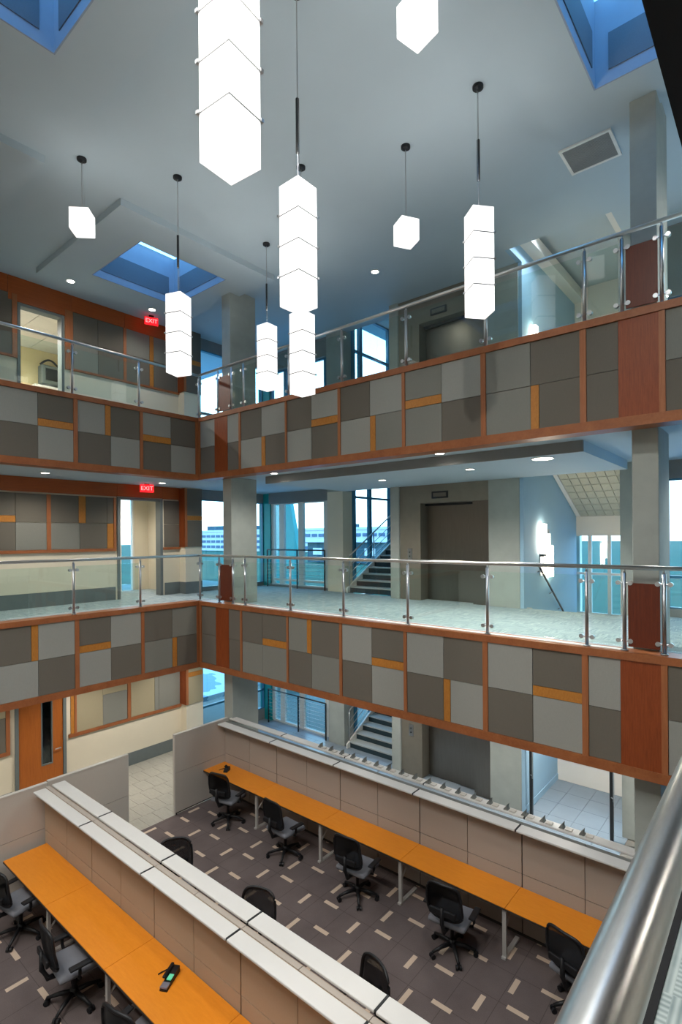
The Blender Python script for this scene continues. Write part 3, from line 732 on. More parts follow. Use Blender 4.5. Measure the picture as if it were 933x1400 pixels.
# cable guard rails in front of the paired windows
for zf, lab in ((0.0, 'cable guard rail before the ground floor paired window'), (F1, 'cable guard rail before the middle floor paired window')):
    t = thing('cable_rail', lab, 'railing', (-0.7, 4.0, zf), group='cable guard rails')
    zt_ = zf + (0.95 if zf else 0.85) + 0.22
    cylo('top_rail', dark_metal, (-1.95, 3.95, zt_), (0.5, 3.95, zt_), 0.02, t, 8)
    for x in (-1.95, -0.62, 0.5): box('post', dark_metal, x - 0.018, x + 0.018, 3.935, 3.965, zf, zt_, t)
    for k in range(9): cylo('cable', steel, (-1.95, 3.95, zf + 0.1 + k * 0.11), (0.5, 3.95, zf + 0.1 + k * 0.11), 0.006, t, 6)

# ------------------------------------------------------------------ stairs
def stair(label, z0, y0, x0, x1, n, rail_side=1, mats=(step_light, step_dark)):
    t = thing('staircase', label, 'stairs', (x0, y0, z0))
    R_, D2 = 0.168, 0.29
    for k in range(n):
        y = y0 + k * D2; z = z0 + k * R_
        box('riser', mats[1], x0 + 0.05, x1, y, y + 0.02, z, z + R_ - 0.035, t)
        box('tread', mats[0], x0 + 0.05, x1, y - 0.02, y + D2, z + R_ - 0.035, z + R_, t)
    L = n * D2; H = n * R_
    bm = bmesh.new(); prism(bm, [(y0 - 0.12, z0), (y0 - 0.12, z0 + 0.12), (y0 + L, z0 + H + 0.18), (y0 + L, z0 + H - 0.22), (y0 + 0.3, z0)], 'x', x0 - 0.0, x0 + 0.05)
    obj('stringer', bm, frame_white, t)
    bm = bmesh.new(); prism(bm, [(y0, z0 + 0.001), (y0 + L, z0 + H - 0.04), (y0 + L, z0 + H - 0.24), (y0 + 0.34, z0 + 0.001)], 'x', x0 + 0.06, x1); obj('underside', bm, paint_white, t)
    for q, r_ in ((0.92, 0.022), (0.62, 0.01), (0.42, 0.01), (0.22, 0.01)):
        cylo('handrail' if q > 0.9 else 'guard_bar', steel, (x0 + 0.025, y0, z0 + q + 0.1), (x0 + 0.025, y0 + L, z0 + q + 0.1 + H), r_, t, 10)
    for k in range(0, n + 1, 4):
        cylo('baluster', steel, (x0 + 0.025, y0 + k * D2, z0 + 0.1 + k * R_), (x0 + 0.025, y0 + k * D2, z0 + 1.0 + k * R_), 0.016, t, 8)
    return t
stair('flight of grey stairs with a white side rising from the ground floor', 0.0, 4.0, 1.32, 3.1, 12)
stair('flight of dark stairs with a steel handrail rising from the middle floor', F1, 4.05, 1.32, 3.1, 12)
# flights in the blue hall: one down from each floor towards the far wall
def down_flight(label, zf, y0, n, lab_m):
    t = thing('stair_flight', label, 'stairs', (7.4, y0, zf))
    D2, R_ = 0.27, 0.155
    for k in range(n):
        box('tread', step_light, 6.56, 8.28, y0 + k * D2, y0 + (k + 1) * D2, zf - (k + 1) * R_ - 0.05, zf - (k + 1) * R_, t)
    L, H = n * D2, n * R_
    bm = bmesh.new(); prism(bm, [(y0, zf - 0.15), (y0 + L, zf - H - 0.06), (y0 + L, zf - H - 0.28), (y0, zf - 0.45)], 'x', 6.62, 8.28); obj('underside', bm, paint_white, t)
    bm = bmesh.new(); prism(bm, [(y0, zf + 0.02), (y0 + L, zf - H + 0.1), (y0 + L, zf - H - 0.3), (y0, zf - 0.5)], 'x', 6.52, 6.62); obj('stringer', bm, frame_white, t)
    # gridded metal tiles under the flight
    for i in range(8):
        for j in range(n):
            ya, yb = y0 + j * D2 + 0.012, y0 + (j + 1) * D2 - 0.012
            za, zb = zf - 0.45 - (ya - y0) / L * (H - 0.17), zf - 0.45 - (yb - y0) / L * (H - 0.17)
            xa = 6.64 + i * 0.205
            bm = bmesh.new(); prism(bm, [(ya, za - 0.002), (yb, zb - 0.002), (yb, zb - 0.03), (ya, za - 0.03)], 'x', xa, xa + 0.192); obj('soffit_tile', bm, grid_soffit, t)
    box('landing', paint_white, 6.52, 8.28, y0 + L, 7.28, zf - H - 0.3, zf - H, t)
    return t
down_flight('sloping flight with a gridded soffit going down in the blue hall', F2, 3.72, 13, None)
down_flight('lower stair flight going down beside the blue wall', F1, 3.72, 13, None)
hr = thing('wall_handrail', 'sloping steel handrail on the blue stair wall', 'handrail', (6.55, 4.3, 5.2))
cylo('rail', dark_metal, (6.57, 4.25, 5.27), (6.57, 5.95, 4.05), 0.022, hr, 10)
for q in (0.1, 0.55, 0.9):
    y, z = 4.25 + 1.7 * q, 5.27 - 1.22 * q
    cylo('bracket', steel, (6.5, y, z - 0.06), (6.57, y, z - 0.02), 0.012, hr, 8)
# white low wall with a rough ledge in the ground floor hall
box('wall_hall', paint_white, 6.5, 8.3, 5.66, 5.85, 0, 0.52, kind=ST)
lg = box('stone_ledge', stone_brown, 6.55, 8.28, 5.62, 5.9, 0.52, 0.62, bev=0.02); tag(lg, 'rough brown stone ledge on the low white wall', 'ledge')
box('baseboard_hall', paint_blue, 6.5, 6.515, 3.6, 5.66, 0, 0.14, kind=ST)
# glass door posts of the ground floor hall opening
for k, (x, lab) in enumerate(((6.62, 'dark upright post at the left edge of the hall opening'), (8.18, 'dark upright post at the right edge of the hall opening'))):
    p = thing('door_post', lab, 'post', (x, 3.62, 0))
    box('upright', dark_metal, x - 0.03, x + 0.03, 3.59, 3.65, 0, 2.9, p)
    cylo('pull_handle', steel, (x + 0.05, 3.55, 0.8), (x + 0.05, 3.55, 1.5), 0.012, p, 8)
    for z in (0.85, 1.45): cylo('bracket', steel, (x, 3.59, z), (x + 0.05, 3.55, z), 0.01, p, 8)

# ------------------------------------------------------------------ lift block
box('wall_lift', lift_clad, 3.1, 6.4, 3.95, 7.6, -0.3, 12.42, kind=ST)
for k, (zf, zt_) in enumerate(((0, 2.95), (F1, 7.15), (F2, 12.3))):
    dh = 2.36
    fl = ['ground', 'middle', 'top'][k]
    box('wall_lift', concrete, 3.1, 3.36, 3.55, 3.95, zf, zt_, kind=ST)
    box('wall_lift', lift_clad, 3.36, 5.72, 3.6, 3.95, zf + dh, zt_, kind=ST)
    box('wall_lift', concrete, 5.72, 6.42, 3.58, 3.95, zf, zt_, kind=ST)
    t = thing('lift_door', 'brushed steel lift doors in their recess on the %s floor' % fl, 'lift door', (4.8, 3.6, zf), group='lift doors')
    box('jamb', lift_clad, 3.36, 3.95, 3.6, 3.95, zf, zf + dh, t)
    box('door_leaf', lift_steel, 3.99, 4.84, 3.89, 3.93, zf + 0.01, zf + dh - 0.06, t); box('door_leaf', lift_steel, 4.845, 5.3, 3.87, 3.91, zf + 0.01, zf + dh - 0.06, t)
    box('side_panel', lift_steel, 5.3, 5.72, 3.66, 3.95, zf, zf + dh, t)
    box('header', dark_metal, 3.95, 5.3, 3.83, 3.95, zf + dh - 0.06, zf + dh, t)
    c = thing('call_panel', 'small lift call button plate on the %s floor' % fl, 'button panel', (3.65, 3.595, zf + 1.1), group='lift call panels')
    box('plate', steel, 3.59, 3.71, 3.585, 3.6, zf + 0.98, zf + 1.26, c)
    for z in (1.07, 1.17): cylo('button', dark_metal, (3.65, 3.585, zf + z), (3.65, 3.575, zf + z), 0.02, c, 10)
    if k:
        s_ = thing('floor_indicator', 'small dark lift floor display above the %s floor doors' % fl, 'display', (4.5, 3.59, zf + 2.55), group='lift displays')
        box('frame', dark_metal, 4.28, 4.72, 3.57, 3.6, zf + 2.46, zf + 2.63, s_, bev=0.01); box('screen', lift_steel, 4.33, 4.67, 3.562, 3.572, zf + 2.5, zf + 2.59, s_)

# ------------------------------------------------------------------ lights in fixtures
def spot(parent, x, y, z, watts, size=2.6, col=(1.0, 0.93, 0.84), blend=0.8, up=False):
    l = bpy.data.lights.new('spot_beam', 'SPOT'); l.energy = watts; l.spot_size = size; l.spot_blend = blend; l.color = col; l.shadow_soft_size = 0.08
    o = bpy.data.objects.new('spot_beam', l); link(o, parent); o.rotation_euler = (PI if up else 0, 0, 0); o.location = Vector((x, y, z)) - W0(parent)
    return o
def downlight(x, y, z, label, watts=None, r=0.085, group='recessed downlights', size=2.6, col=(1.0, 0.93, 0.84)):
    t = thing('downlight', label, 'ceiling light', (x, y, z), group=group)
    bm = bmesh.new(); tube(bm, [(x + r * math.cos(2 * PI * k / 20), y + r * math.sin(2 * PI * k / 20), z - 0.004) for k in range(20)], 0.012, 6, True); obj('trim_ring', bm, white_plastic, t, smooth=True)
    bm = bmesh.new(); cyl(bm, (x, y, z - 0.012), (x, y, z - 0.002), r * 0.9, None, 20); obj('lens', bm, down_glow, t)
    spot(t, x, y, z - 0.03, DOWN_W if watts is None else watts, size, col)
    return t
downlight(-1.345, -2.37, DZ, 'round ceiling downlight above the lit doorway')
downlight(-1.335, -0.4, DZ, 'round ceiling downlight just above the top floor exit sign')
downlight(3.88, 1.9, ZC, 'round ceiling downlight left of the top floor lift')
downlight(-1.24, -2.97, 7.32, 'soffit downlight far left under the top balcony', 130)
downlight(-1.37, -0.13, 7.32, 'soffit downlight beside the middle floor exit sign', 120)
downlight(4.03, 1.9, 7.15, 'soffit downlight near the stairs on the middle floor', 150)
downlight(6.32, 1.48, 7.15, 'soffit downlight before the lift on the middle floor', 150)
downlight(7.8, 1.05, 7.15, 'broad bright ceiling light over the middle floor landing', 240, r=0.17)
# downlights added to light the desks, floors and spaces under the balconies
for i, (x, y) in enumerate(((2.2, -8.2), (4.0, -9.2), (6.4, -8.4), (8.6, -7.2), (9.4, -4.6), (6.6, -6.2 - 4.2), (9.0, -10.4), (11.9, 1.9))):
    downlight(x, y, ZC, 'added unseen downlight over the atrium, %s of those above the viewer' % ORD[i], 600, group='added unseen downlights above the viewer', col=(1.0, 0.965, 0.92))
for i, (x, y, z) in enumerate(((-1.2, -4.4, 2.95), (-1.2, -1.8, 2.95), (-1.2, 0.4, 2.95), (1.0, 2.3, 2.95), (3.2, 2.2, 2.95), (5.4, 2.2, 2.95), (7.6, 2.2, 2.95), (9.8, 2.2, 2.95))):
    downlight(x, y, z, 'added unseen downlight under the middle balcony, %s from the left' % ORD[i], 130, group='added unseen downlights under the middle balcony')
for i, (x, y, z) in enumerate(((6.3, 0.4, 7.32), (2.2, 0.4, 7.32), (10.4, 2.0, 7.32), (12.6, -4.0, 7.3), (12.6, -8.0, 7.3))):
    downlight(x, y, z, 'added fill downlight under the top balcony, %s of its row' % ORD[i], 130, group='added fill downlights under the top balcony')
downlight(LW - 1.1, -0.2, 7.25, 'corridor downlight inside the middle floor doorway', 130)
downlight(LW - 1.2, -3.2, 11.3, 'room downlight inside the lit top floor doorway', 700, r=0.12, size=3.05)
downlight(7.2, 3.55, 12.42, 'added hidden downlight over the blue stair hall', 130, col=(0.8, 0.9, 1.0))  # bluish spot added behind the ceiling edge to light the upper hall
downlight(7.4, 3.55, 2.95, 'added unseen downlight at the mouth of the ground floor stair hall', 260, size=3.0)  # unseen spot added to brighten the ground floor hall

# ------------------------------------------------------------------ pendant lamps
CW, CH, CG = 0.285, 0.318, 0.014
def pendant(x, y, ztop, n, label, sleeve=None, ch=CH, rz=0.0):
    t = thing('pendant_lamp', label, 'pendant lamp', (x, y, ztop - n * ch), group='cube pendant lamps' if n == 1 else 'stacked cube pendant lamps')
    h = CW / 2
    z = ztop - n * ch
    for k in range(n):
        sh = box('shade', shade_glow, x - h, x + h, y - h, y + h, z + k * ch + CG / 2, z + (k + 1) * ch - CG / 2, t, bev=0.004)
    bm = bmesh.new()
    for k in range(1, n):
        for sx in (-1, 1):
            for sy in (sx,):
                bx(bm, x + sx * (h + 0.004) - 0.012, x + sx * (h + 0.004) + 0.012, y + sy * (h + 0.004) - 0.012, y + sy * (h + 0.004) + 0.012, z + k * ch - 0.012, z + k * ch + 0.012)
    if n > 1: obj('clip', bm, steel, t, kind='stuff')
    for k in range(1, n): box('seam_plate', vent_grey, x - h * 0.97, x + h * 0.97, y - h * 0.97, y + h * 0.97, z + k * ch - CG / 2, z + k * ch + CG / 2, t)
    bm = bmesh.new(); cyl(bm, (x, y, ZC - 0.03), (x, y, ZC), 0.07, None, 20); cyl(bm, (x, y, ZC - 0.06), (x, y, ZC - 0.03), 0.03, 0.05, 16); obj('canopy', bm, dark_metal, t)
    bm = bmesh.new(); cyl(bm, (x, y, ztop), (x, y, ZC - 0.05), 0.006, None, 6); obj('cord', bm, steel, t)
    bm = bmesh.new(); cyl(bm, (x + 0.05, y - 0.03, ztop), (x + 0.02, y - 0.02, ZC - 0.05), 0.002, None, 5); obj('wire', bm, steel, t)
    if sleeve:
        bm = bmesh.new(); cyl(bm, (x, y, sleeve[0]), (x, y, sleeve[1]), 0.02, None, 12); obj('sleeve', bm, dark_metal, t, smooth=True)
    bm = bmesh.new(); cyl(bm, (x, y, ztop), (x, y, ztop + 0.03), 0.05, 0.02, 12); obj('cap', bm, dark_metal, t)
    spot(t, x, y, ztop + 0.09, (26 if n > 1 else 3), 3.0, (1.0, 0.96, 0.92), up=True)  # upward spot added above the shade to brighten the ceiling
    t.rotation_euler = (0, 0, math.radians(rz))
    return t
pendant(2.9, -0.41, 10.12, 4, 'stacked white cube pendant left of the middle of the view, farthest and smallest', (10.42, 10.95), rz=4)
pendant(4.96, -1.54, 9.43, 4, 'stacked white cube pendant hanging just behind and below the longest central one', (9.75, 10.2))
pendant(3.28, -2.67, 9.83, 4, 'stacked white cube pendant in front of the red exit sign', (10.28, 10.8), rz=20)
pendant(7.76, -1.13, 10.12, 4, 'stacked white cube pendant in front of the top floor lift', (10.52, 11.05), 0.335, -40)
pendant(2.53, -3.86, 10.93, 1, 'single white cube pendant high above the lit doorway', None, 0.33, 45)
pendant(6.46, -0.84, 10.62, 1, 'single white cube pendant between the two tall right lamps', None, 0.33, -30)
pendant(6.813, -3.51, 9.66, 4, 'stacked white cube pendant in the centre on a long steel sleeve', (10.02, 10.6), 0.325)
pendant(7.976, -5.341, 9.72, 4, 'largest stacked white cube pendant hanging nearest the viewer', (10.2, 10.7), 0.335, 5)
pendant(8.066, -3.113, 11.12, 1, 'single white cube pendant cut by the top of the view', None, 0.33, -14)

# ------------------------------------------------------------------ exit signs, vent, wall sconces
def text_obj(body, size, m, parent, loc, rot):
    c = bpy.data.curves.new('lettering', 'FONT'); c.body = body; c.size = size; c.align_x = 'CENTER'; c.align_y = 'CENTER'; c.extrude = 0.002
    o = bpy.data.objects.new('lettering', c); link(o, parent); c.materials.append(m)
    dg = bpy.context.evaluated_depsgraph_get(); me = bpy.data.meshes.new_from_object(o.evaluated_get(dg)); COL.objects.unlink(o); bpy.data.objects.remove(o)
    o = bpy.data.objects.new('lettering', me); link(o, parent); o.location = Vector(loc) - W0(parent); o.rotation_euler = rot
    return o
def exit_sign(x, y, z, zc, label, rz):
    t = thing('exit_sign', label, 'exit sign', (x, y, z), rz, group='red exit signs')
    WL[t] = Vector((0, 0, 0))
    box('body', exit_red, -0.015, 0.015, -0.17, 0.17, -0.1, 0.1, t, bev=0.004)
    box('mount', dark_metal, -0.02, 0.02, -0.06, 0.06, 0.1, zc - z, t)
    text_obj('EXIT', 0.15, exit_letter, t, (0.018, 0, 0), (PI / 2, 0, PI / 2))
    return t
exit_sign(-1.95, -0.06, 11.6, ZC, 'red exit sign under the ceiling on the top floor', -0.35)
exit_sign(-1.9, -0.25, 7.2, 7.32, 'red exit sign above the middle floor corridor doorway', -0.35)
v = thing('ceiling_vent', 'square grey ceiling vent left of the tall concrete column', 'vent', (8.53, 1.1, ZC))
box('frame', white_plastic, 8.17, 8.9, 0.76, 0.8, ZC - 0.025, ZC, v); box('frame', white_plastic, 8.17, 8.9, 1.4, 1.44, ZC - 0.025, ZC, v)
box('frame', white_plastic, 8.17, 8.21, 0.8, 1.4, ZC - 0.025, ZC, v); box('frame', white_plastic, 8.86, 8.9, 0.8, 1.4, ZC - 0.025, ZC, v)
box('backing', dark_metal, 8.21, 8.86, 0.8, 1.4, ZC - 0.006, ZC, v)
bm = bmesh.new()
for k in range(20):
    y = 0.81 + k * 0.03; bx(bm, 8.21, 8.86, y, y + 0.018, ZC - 0.02, ZC - 0.008)
obj('louvre', bm, vent_grey, v, kind='stuff')
def sconce(y, z, label):
    t = thing('wall_sconce', label, 'wall light', (6.5, y, z), group='stepped wall sconces')
    box('back_plate', steel, 6.5, 6.52, y - 0.3, y + 0.3, z - 0.55, z + 0.5, t)
    for k, (dy, za, zb) in enumerate(((-0.24, -0.05, 0.62), (-0.02, -0.35, 0.4), (0.2, -0.6, 0.12))):
        box('shade', sconce_glow, 6.52, 6.62, y + dy - 0.085, y + dy + 0.085, z + za, z + zb, t, bev=0.01)
    box('arm', dark_metal, 6.5, 6.6, y - 0.32, y - 0.12, z - 0.12, z - 0.06, t)
    return t
sconce(4.85, 5.55, 'bright stepped wall sconce on the blue wall of the middle floor')
sconce(4.4, 9.9, 'bright stepped wall sconce on the blue wall of the top floor')

# ------------------------------------------------------------------ office pit: partitions
PZ = 1.68
def partition_x(label, x0, y0, y1, n, w_, z_top, joint, cap_m=part_trim, fab=None):
    fab = fab or part_fabric
    t = thing('partition', label, 'partition', (x0, (y0 + y1) / 2, 0), kind='thing')
    x1 = x0 + n * w_
    box('base_rail', part_dark, x0, x1, y0 + 0.02, y1 - 0.02, 0.0, 0.06, t)
    for k in range(n):
        a, b = x0 + k * w_ + (0.005 if k % 2 else 0.009), x0 + (k + 1) * w_ - (0.009 if k % 2 else 0.005)
        box('fabric_tile', fab, a, b, y0, y1, 0.06, joint - 0.006, t); box('fabric_tile', fab, a, b, y0, y1, joint + 0.006, z_top - 0.04, t)
    box('core', part_dark, x0, x1, y0 + 0.015, y1 - 0.015, 0.05, z_top - 0.05, t)
    for k in range(n):
        a, b = x0 + k * w_ + 0.004, x0 + (k + 1) * w_ - 0.004
        box('cap', cap_m, a, b, y0 + 0.014, y1 - 0.014, z_top - 0.05, z_top - 0.03, t)
    return t
def partition_y(label, x0, y0, y1, z_top, joint):
    t = thing('partition', label, 'partition', (x0, (y0 + y1) / 2, 0), kind='thing')
    w_ = 0.07
    box('core', part_dark, x0 + 0.012, x0 + w_ - 0.012, y0 + 0.01, y1 - 0.01, 0.03, z_top - 0.01, t)
    n = max(1, round((y1 - y0) / 1.3)); s_ = (y1 - y0) / n
    for k in range(n):
        a, b = y0 + k * s_ + 0.004, y0 + (k + 1) * s_ - 0.004
        box('fabric_tile', part_fabric_pale, x0, x0 + w_, a, b, 0.06, joint - 0.004, t); box('fabric_tile', part_fabric_pale, x0, x0 + w_, a, b, joint + 0.004, z_top - 0.02, t)
    box('cap', part_trim, x0 - 0.004, x0 + w_ + 0.004, y0, y1, z_top - 0.02, z_top, t)
    box('end_post', part_trim, x0 + 0.002, x0 + w_ - 0.002, y0 - 0.012, y0 + 0.004, 0.02, z_top, t); box('end_post', part_trim, x0 + 0.002, x0 + w_ - 0.002, y1 - 0.004, y1 + 0.012, 0.02, z_top, t)
    for y in (y0 + 0.04, y1 - 0.04): cylo('foot', dark_metal, (x0 + w_ / 2, y, 0), (x0 + w_ / 2, y, 0.06), 0.02, t, 8)
    return t
FXS, FW = 0.865, 0.865
partition_x('long grey partition behind the far row of orange desks', 0.795, 0.10, 0.20, 11, 0.874, PZ, 0.93, bracket_grey)
partition_x('long partition tinted with desk bounce behind the near row of orange desks', 1.0, -3.88, -3.79, 10, 0.87, PZ, 0.93, part_fabric, part_fabric_bounce)
partition_y('grey end partition at the left of the far desk row', 0.72, -1.2, 0.2, 1.72, 0.9)
partition_y('grey end partition between the entry gap and the white shelves', 0.86, -3.78, -2.33, 1.70, 0.9)
partition_y('grey end partition at the far left of the near desk row', 0.9, -6.6, -3.83, 1.70, 0.93)
def shelf_row(y0, y1, z, xs, labels, group):
    for k in range(len(xs) - 1):
        a, b = xs[k] + 0.012, xs[k + 1] - 0.012
        s_ = thing('shelf', labels % ORD[k], 'shelf', ((a + b) / 2, (y0 + y1) / 2, z), group=group)
        box('board', shelf_white, a, b, y0, y1, z - 0.03, z, s_, bev=0.008)
        box('end_bracket', dark_metal, xs[k + 1] - 0.0115, xs[k + 1] + 0.0115, y0 + 0.012, y1, z - 0.028, z + 0.001, s_)
SX_F = [0.80, 2.16, 3.95, 5.86, 7.7, 9.45]
SX_F = [0.80, 2.54, 4.29, 6.03, 7.77, 9.5]
SX_N = [1.05, 2.75, 4.49, 6.22, 7.96, 9.6]
shelf_row(-0.11, 0.10, PZ - 0.02, SX_F, 'white shelf on the front of the far partition, %s from the left', 'white shelves on the far partition')
shelf_row(0.225, 0.40, PZ + 0.02, SX_F, 'pale ledge along the back of the far partition, %s from the left', 'ledges behind the far partition')
shelf_row(-4.08, -3.885, PZ - 0.02, SX_N, 'white shelf over the near orange desks, %s from the left', 'white shelves over the near desks')
shelf_row(-3.785, -3.57, PZ + 0.0, SX_N, 'broad white shelf behind the near bounce-tinted partition, %s from the left', 'white shelves behind the near partition')
# folded brackets standing on the back ledge
for i in range(19):
    x = 3.6 + i * 0.276
    bm = bmesh.new(); prism(bm, [(x - 0.035, PZ + 0.021), (x + 0.04, PZ + 0.021), (x + 0.022, PZ + 0.05), (x + 0.026, PZ + 0.105), (x + 0.008, PZ + 0.08), (x - 0.02, PZ + 0.045)], 'y', 0.27, 0.36)
    t = thing('folded_bracket', 'small grey pointed bracket on the back ledge, %s from the left' % ORD[i], 'bracket', (x, 0.31, PZ + 0.021), group='brackets on the back ledge')
    obj('fin', bm, bracket_grey, t)
    box('pad', part_trim, x + 0.06, x + 0.15, 0.26, 0.34, PZ + 0.021, PZ + 0.04, t)

# ------------------------------------------------------------------ worktops
def worktop(x0, x1, y0, y1, label, group, leg_front, legs=True):
    z = 0.74
    t = thing('worktop', label, 'desk', ((x0 + x1) / 2, (y0 + y1) / 2, 0), group=group)
    bm = bmesh.new(); bx(bm, x0 + 0.002, x1 - 0.002, y0, y1, z - 0.035, z, 0.004); obj('top', bm, desk_orange, t)
    s_ = 1 if leg_front == y0 else -1
    box('front_edge', part_dark, x0 + 0.002, x1 - 0.002, leg_front - 0.004, leg_front, z - 0.035, z - 0.012, t)
    for x in (x1 - 0.03,):
        yl = leg_front + s_ * 0.06
        lg_ = box('leg', leg_silver, x - 0.028, x + 0.028, yl - 0.02, yl + 0.02, 0.03, z - 0.035, t)
        bm = bmesh.new(); cyl(bm, (x, yl, 0.36), (x, yl + s_ * 0.36, 0.66), 0.014, None, 8); obj('brace', bm, leg_silver, lg_)
        box('foot', leg_silver, x - 0.03, x + 0.03, yl - 0.05, yl + s_ * 0.46, 0.0, 0.03, t)
    return t
for k in range(5):
    worktop(SX_F[k], SX_F[k + 1], -0.49, 0.09, 'orange worktop of the far desk row, %s from the left corner' % ORD[k], 'far row of orange worktops', -0.49)
for k in range(5):
    worktop(SX_N[k] + (0.06 if k == 0 else 0), SX_N[k + 1], -4.55, -3.89, 'orange worktop of the near desk row, %s from the left' % ORD[k], 'near row of orange worktops', -4.55)
for k in range(4):
    worktop(SX_N[k], SX_N[k + 1], -3.775, -3.2, 'orange worktop hidden behind the near partition, %s from the left' % ORD[k], 'middle row of orange worktops', -3.2)

# ------------------------------------------------------------------ task chairs
def make_chair(label):
    t = thing('task_chair', label, 'chair', (0, 0, 0), group='black task chairs')
    for k in range(5):
        a = PI / 2 + 2 * PI * k / 5; c, s_ = math.cos(a), math.sin(a)
        bm = bmesh.new(); tube(bm, [(0.04 * c, 0.04 * s_, 0.115), (0.16 * c, 0.16 * s_, 0.105), (0.29 * c, 0.29 * s_, 0.075)], [0.028, 0.024, 0.017], 8)
        l = obj('base_leg', bm, black_plastic, t, smooth=True, local=True)
        bm = bmesh.new(); q = Vector((-s_, c, 0))
        for d in (-0.022, 0.022):
            p = Vector((0.29 * c, 0.29 * s_, 0.03)) + q * d; cyl(bm, p - q * 0.012, p + q * 0.012, 0.03, None, 12)
        cyl(bm, (0.29 * c, 0.29 * s_, 0.03), (0.29 * c, 0.29 * s_, 0.075), 0.012, None, 8)
        obj('caster', bm, black_plastic, l, local=True)
    bm = bmesh.new(); cyl(bm, (0, 0, 0.08), (0, 0, 0.16), 0.05, 0.04, 14); cyl(bm, (0, 0, 0.16), (0, 0, 0.4), 0.025, None, 12); obj('gas_column', bm, black_plastic, t, smooth=True, local=True)
    bm = bmesh.new(); bx(bm, -0.1, 0.1, -0.14, 0.12, 0.37, 0.425, 0.02); obj('mechanism', bm, black_plastic, t, local=True)
    # cushion: a rounded, slightly dished pad
    bm = bmesh.new(); bx(bm, -0.245, 0.245, -0.22, 0.24, 0.43, 0.5, 0.03)
    for v_ in bm.verts:
        if v_.co.z > 0.47: v_.co.z -= 0.018 * max(0, 1 - (v_.co.x / 0.24) ** 2 - (v_.co.y / 0.24) ** 2)
        if v_.co.y > 0.2: v_.co.z -= 0.015
    obj('seat', bm, seat_grey, t, smooth=True, local=True)
    def back(u, v_):      # u in -1..1 across, v in 0..1 up
        w_ = 0.235 - 0.02 * v_
        return Vector((u * w_, -0.25 - 0.07 * v_ + 0.05 * u * u - 0.03 * math.sin(PI * v_), 0.56 + 0.46 * v_))
    ring = []
    for k in range(36):
        a = 2 * PI * k / 36; c, s_ = math.cos(a), math.sin(a)
        u = math.copysign(abs(c) ** 0.5, c); v_ = 0.5 + 0.5 * math.copysign(abs(s_) ** 0.5, s_)
        ring.append(back(u, v_))
    bm = bmesh.new(); tube(bm, ring, 0.017, 8, True); b = obj('back_frame', bm, black_plastic, t, smooth=True, local=True)
    bm = bmesh.new(); gr = []
    for j in range(11):
        row = []
        for i in range(11):
            u0, v0 = -1 + 0.2 * i, -1 + 0.2 * j
            # squircle mapping keeps the net inside the frame
            m_ = max(abs(u0), abs(v0)); l_ = (abs(u0) ** 4 + abs(v0) ** 4) ** 0.25
            s_ = m_ / l_ if l_ > 0 else 1
            row.append(bm.verts.new(back(u0 * s_, 0.5 + 0.5 * v0 * s_)))
        gr.append(row)
    for j in range(10):
        for i in range(10): bm.faces.new((gr[j][i], gr[j][i + 1], gr[j + 1][i + 1], gr[j + 1][i]))
    bmesh.ops.solidify(bm, geom=bm.faces[:], thickness=0.006)
    obj('back_mesh', bm, black_mesh, t, smooth=True, local=True)
    bm = bmesh.new(); tube(bm, [(0, -0.12, 0.4), (0, -0.27, 0.42), (0, -0.33, 0.55), (0, -0.335, 0.75)], [0.03, 0.03, 0.028, 0.02], 8); obj('back_spine', bm, black_plastic, t, smooth=True, local=True)
    bm = bmesh.new(); bx(bm, -0.17, 0.17, -0.335, -0.30, 0.64, 0.72, 0.012); obj('lumbar_pad', bm, black_plastic, t, local=True)
    for s_ in (-1, 1):
        bm = bmesh.new(); tube(bm, [(s_ * 0.1, -0.02, 0.41), (s_ * 0.28, -0.02, 0.44), (s_ * 0.3, -0.03, 0.5), (s_ * 0.3, -0.03, 0.585)], 0.018, 8)
        a_ = obj('armrest', bm, black_plastic, t, smooth=True, local=True)
        bm = bmesh.new(); bx(bm, s_ * 0.3 - 0.04, s_ * 0.3 + 0.04, -0.14, 0.12, 0.585, 0.612, 0.012); obj('arm_pad', bm, black_plastic, a_, local=True)
    return t
first = make_chair('black task chair at the far row, tucked in nearest the left corner')
first.location = (1.86, -0.64, 0); first.rotation_euler = (0, 0, 0.25); first.scale = (1.12, 1.12, 1.12)
for x, y, rz, lab in ((3.62, -0.7, -0.05, 'black task chair at the far row, second from the left corner'), (5.36, -0.74, 0.1, 'black task chair at the far row, third from the left corner'),
                      (7.12, -0.8, 0.12, 'black task chair at the far row, fourth from the left corner'), (8.8, -0.66, -0.25, 'black task chair at the far row, beside the steel handrail'),
                      (3.6, -3.04, PI + 0.9, 'black task chair showing its back rim over the white shelves, farthest from viewer'),
                      (5.4, -3.1, PI + 0.35, 'black task chair showing its back rim over the white shelves, middle one'),
                      (7.15, -3.1, PI - 0.3, 'black task chair showing its back rim over the white shelves, nearest to viewer'),
                      (2.0, -4.6, 0.15, 'black task chair at the near row, farthest left'), (3.78, -4.6, -0.1, 'black task chair at the near row, second from the left'),
                      (5.5, -4.62, 0.2, 'black task chair at the near row, third from the left at the bottom edge')):
    dup(first, (x, y, 0), rz, lab)

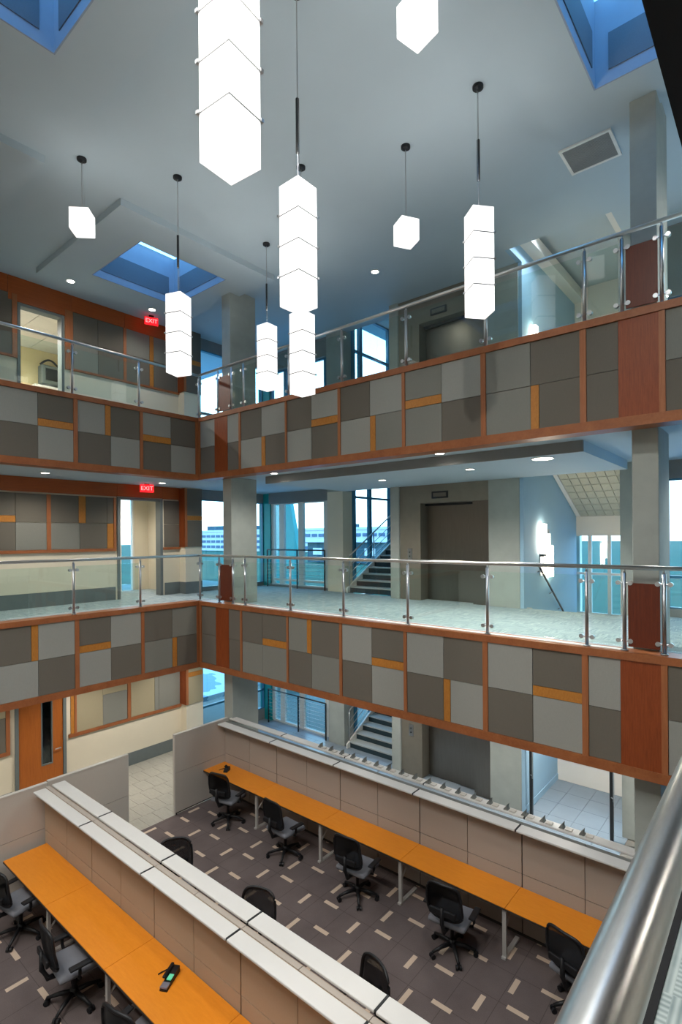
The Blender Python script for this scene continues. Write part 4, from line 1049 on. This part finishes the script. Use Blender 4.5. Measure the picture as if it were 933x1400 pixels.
# ------------------------------------------------------------------ phones
def phone(x, y, rz, label, long=True):
    t = thing('desk_phone', label, 'phone', (x, y, 0.74), rz); WL[t] = Vector((0, 0, 0))
    L = 0.30 if long else 0.17
    bm = bmesh.new(); prism(bm, [(-L / 2, 0), (L / 2, 0), (L / 2, 0.075), (L / 2 - 0.08, 0.07), (-L / 2, 0.02)], 'x', -0.046, 0.046)
    obj('body', bm, black_plastic, t, local=True)
    bm = bmesh.new(); bx(bm, -0.06, -0.02, -L / 2 + 0.08, L / 2, 0.075, 0.105, 0.012); obj('handset', bm, black_plastic, t, local=True)
    if long:
        bm = bmesh.new(); bx(bm, -0.01, 0.045, -0.06, 0.02, 0.06, 0.072, 0.002); obj('screen', bm, screen_green, t, local=True)
        bm = bmesh.new(); bx(bm, -0.045, 0.045, -L / 2, -0.07, 0.03, 0.048, 0.003); obj('keypad', bm, phone_grey, t, local=True)
    bm = bmesh.new(); tube(bm, [(-0.05, L / 2 - 0.03, 0.03), (-0.1, L / 2 - 0.02, 0.02), (-0.16, L / 2 - 0.07, 0.012), (-0.18, L / 2 - 0.1, 0.01)], 0.007, 6); obj('cord', bm, black_plastic, t, local=True)
    return t
phone(5.25, -4.14, 0.5, 'long dark phone with a green screen on the near orange desk')
phone(1.25, -0.2, 0.5, 'small black phone in the corner of the far orange desk', False)

# ------------------------------------------------------------------ outside
box('ground_outside', ext_pave, -30, 40, 7.8, 34, -0.5, -0.3, kind=ST)
box('ground_outside', ext_pave, -30, LWX - 4.3, -20, 7.8, -0.5, -0.3, kind=ST)
box('lawn_outside', ext_lawn, -500, 300, -100, 600, -0.9, -0.52, kind=ST)
b = thing('office_building', 'long white office building with ribbon windows across the road', 'building', (-140, 150, -0.32))
box('wall', ext_white, -232, -58, 150, 172, -0.3, 9.3, b)
box('parapet', ext_white, -232, -58, 149.6, 150, 8.6, 9.5, b)
box('plant_room', ext_dark, -212, -186, 154, 166, 9.3, 11.6, b); box('plant_room', ext_dark, -126, -120, 154, 160, 9.3, 11.0, b)
for r_ in range(3):
    for k in range(46):
        x = -229 + k * 3.7
        box('window', ext_glass, x, x + 2.7, 149.7, 150.0, 1.0 + r_ * 2.5, 2.2 + r_ * 2.5, b)
a = thing('annex_building', 'low dark blue annex with a pale roof outside the stair window', 'building', (-66, 90, -0.32))
box('wall', ext_dark, -82, -48, 90, 98, -0.3, 4.6, a); box('roof', ext_white, -83, -47, 89, 99, 4.6, 5.2, a)
for k in range(6): box('window', ext_white, -80 + k * 5.4, -77 + k * 5.4, 89.8, 90, 1.5, 3.2, a)
fin = thing('outside_fin', 'tall teal slanting fin outside the paired window', 'fin', (-4.2, 7, -0.3))
bm = bmesh.new(); prism(bm, [(-5.2, -0.3), (-5.2, 7.6), (-4.0, 7.6), (-3.5, 5.4), (-3.4, -0.3)], 'y', 6.9, 7.1); obj('fin_board', bm, frame_teal, fin)
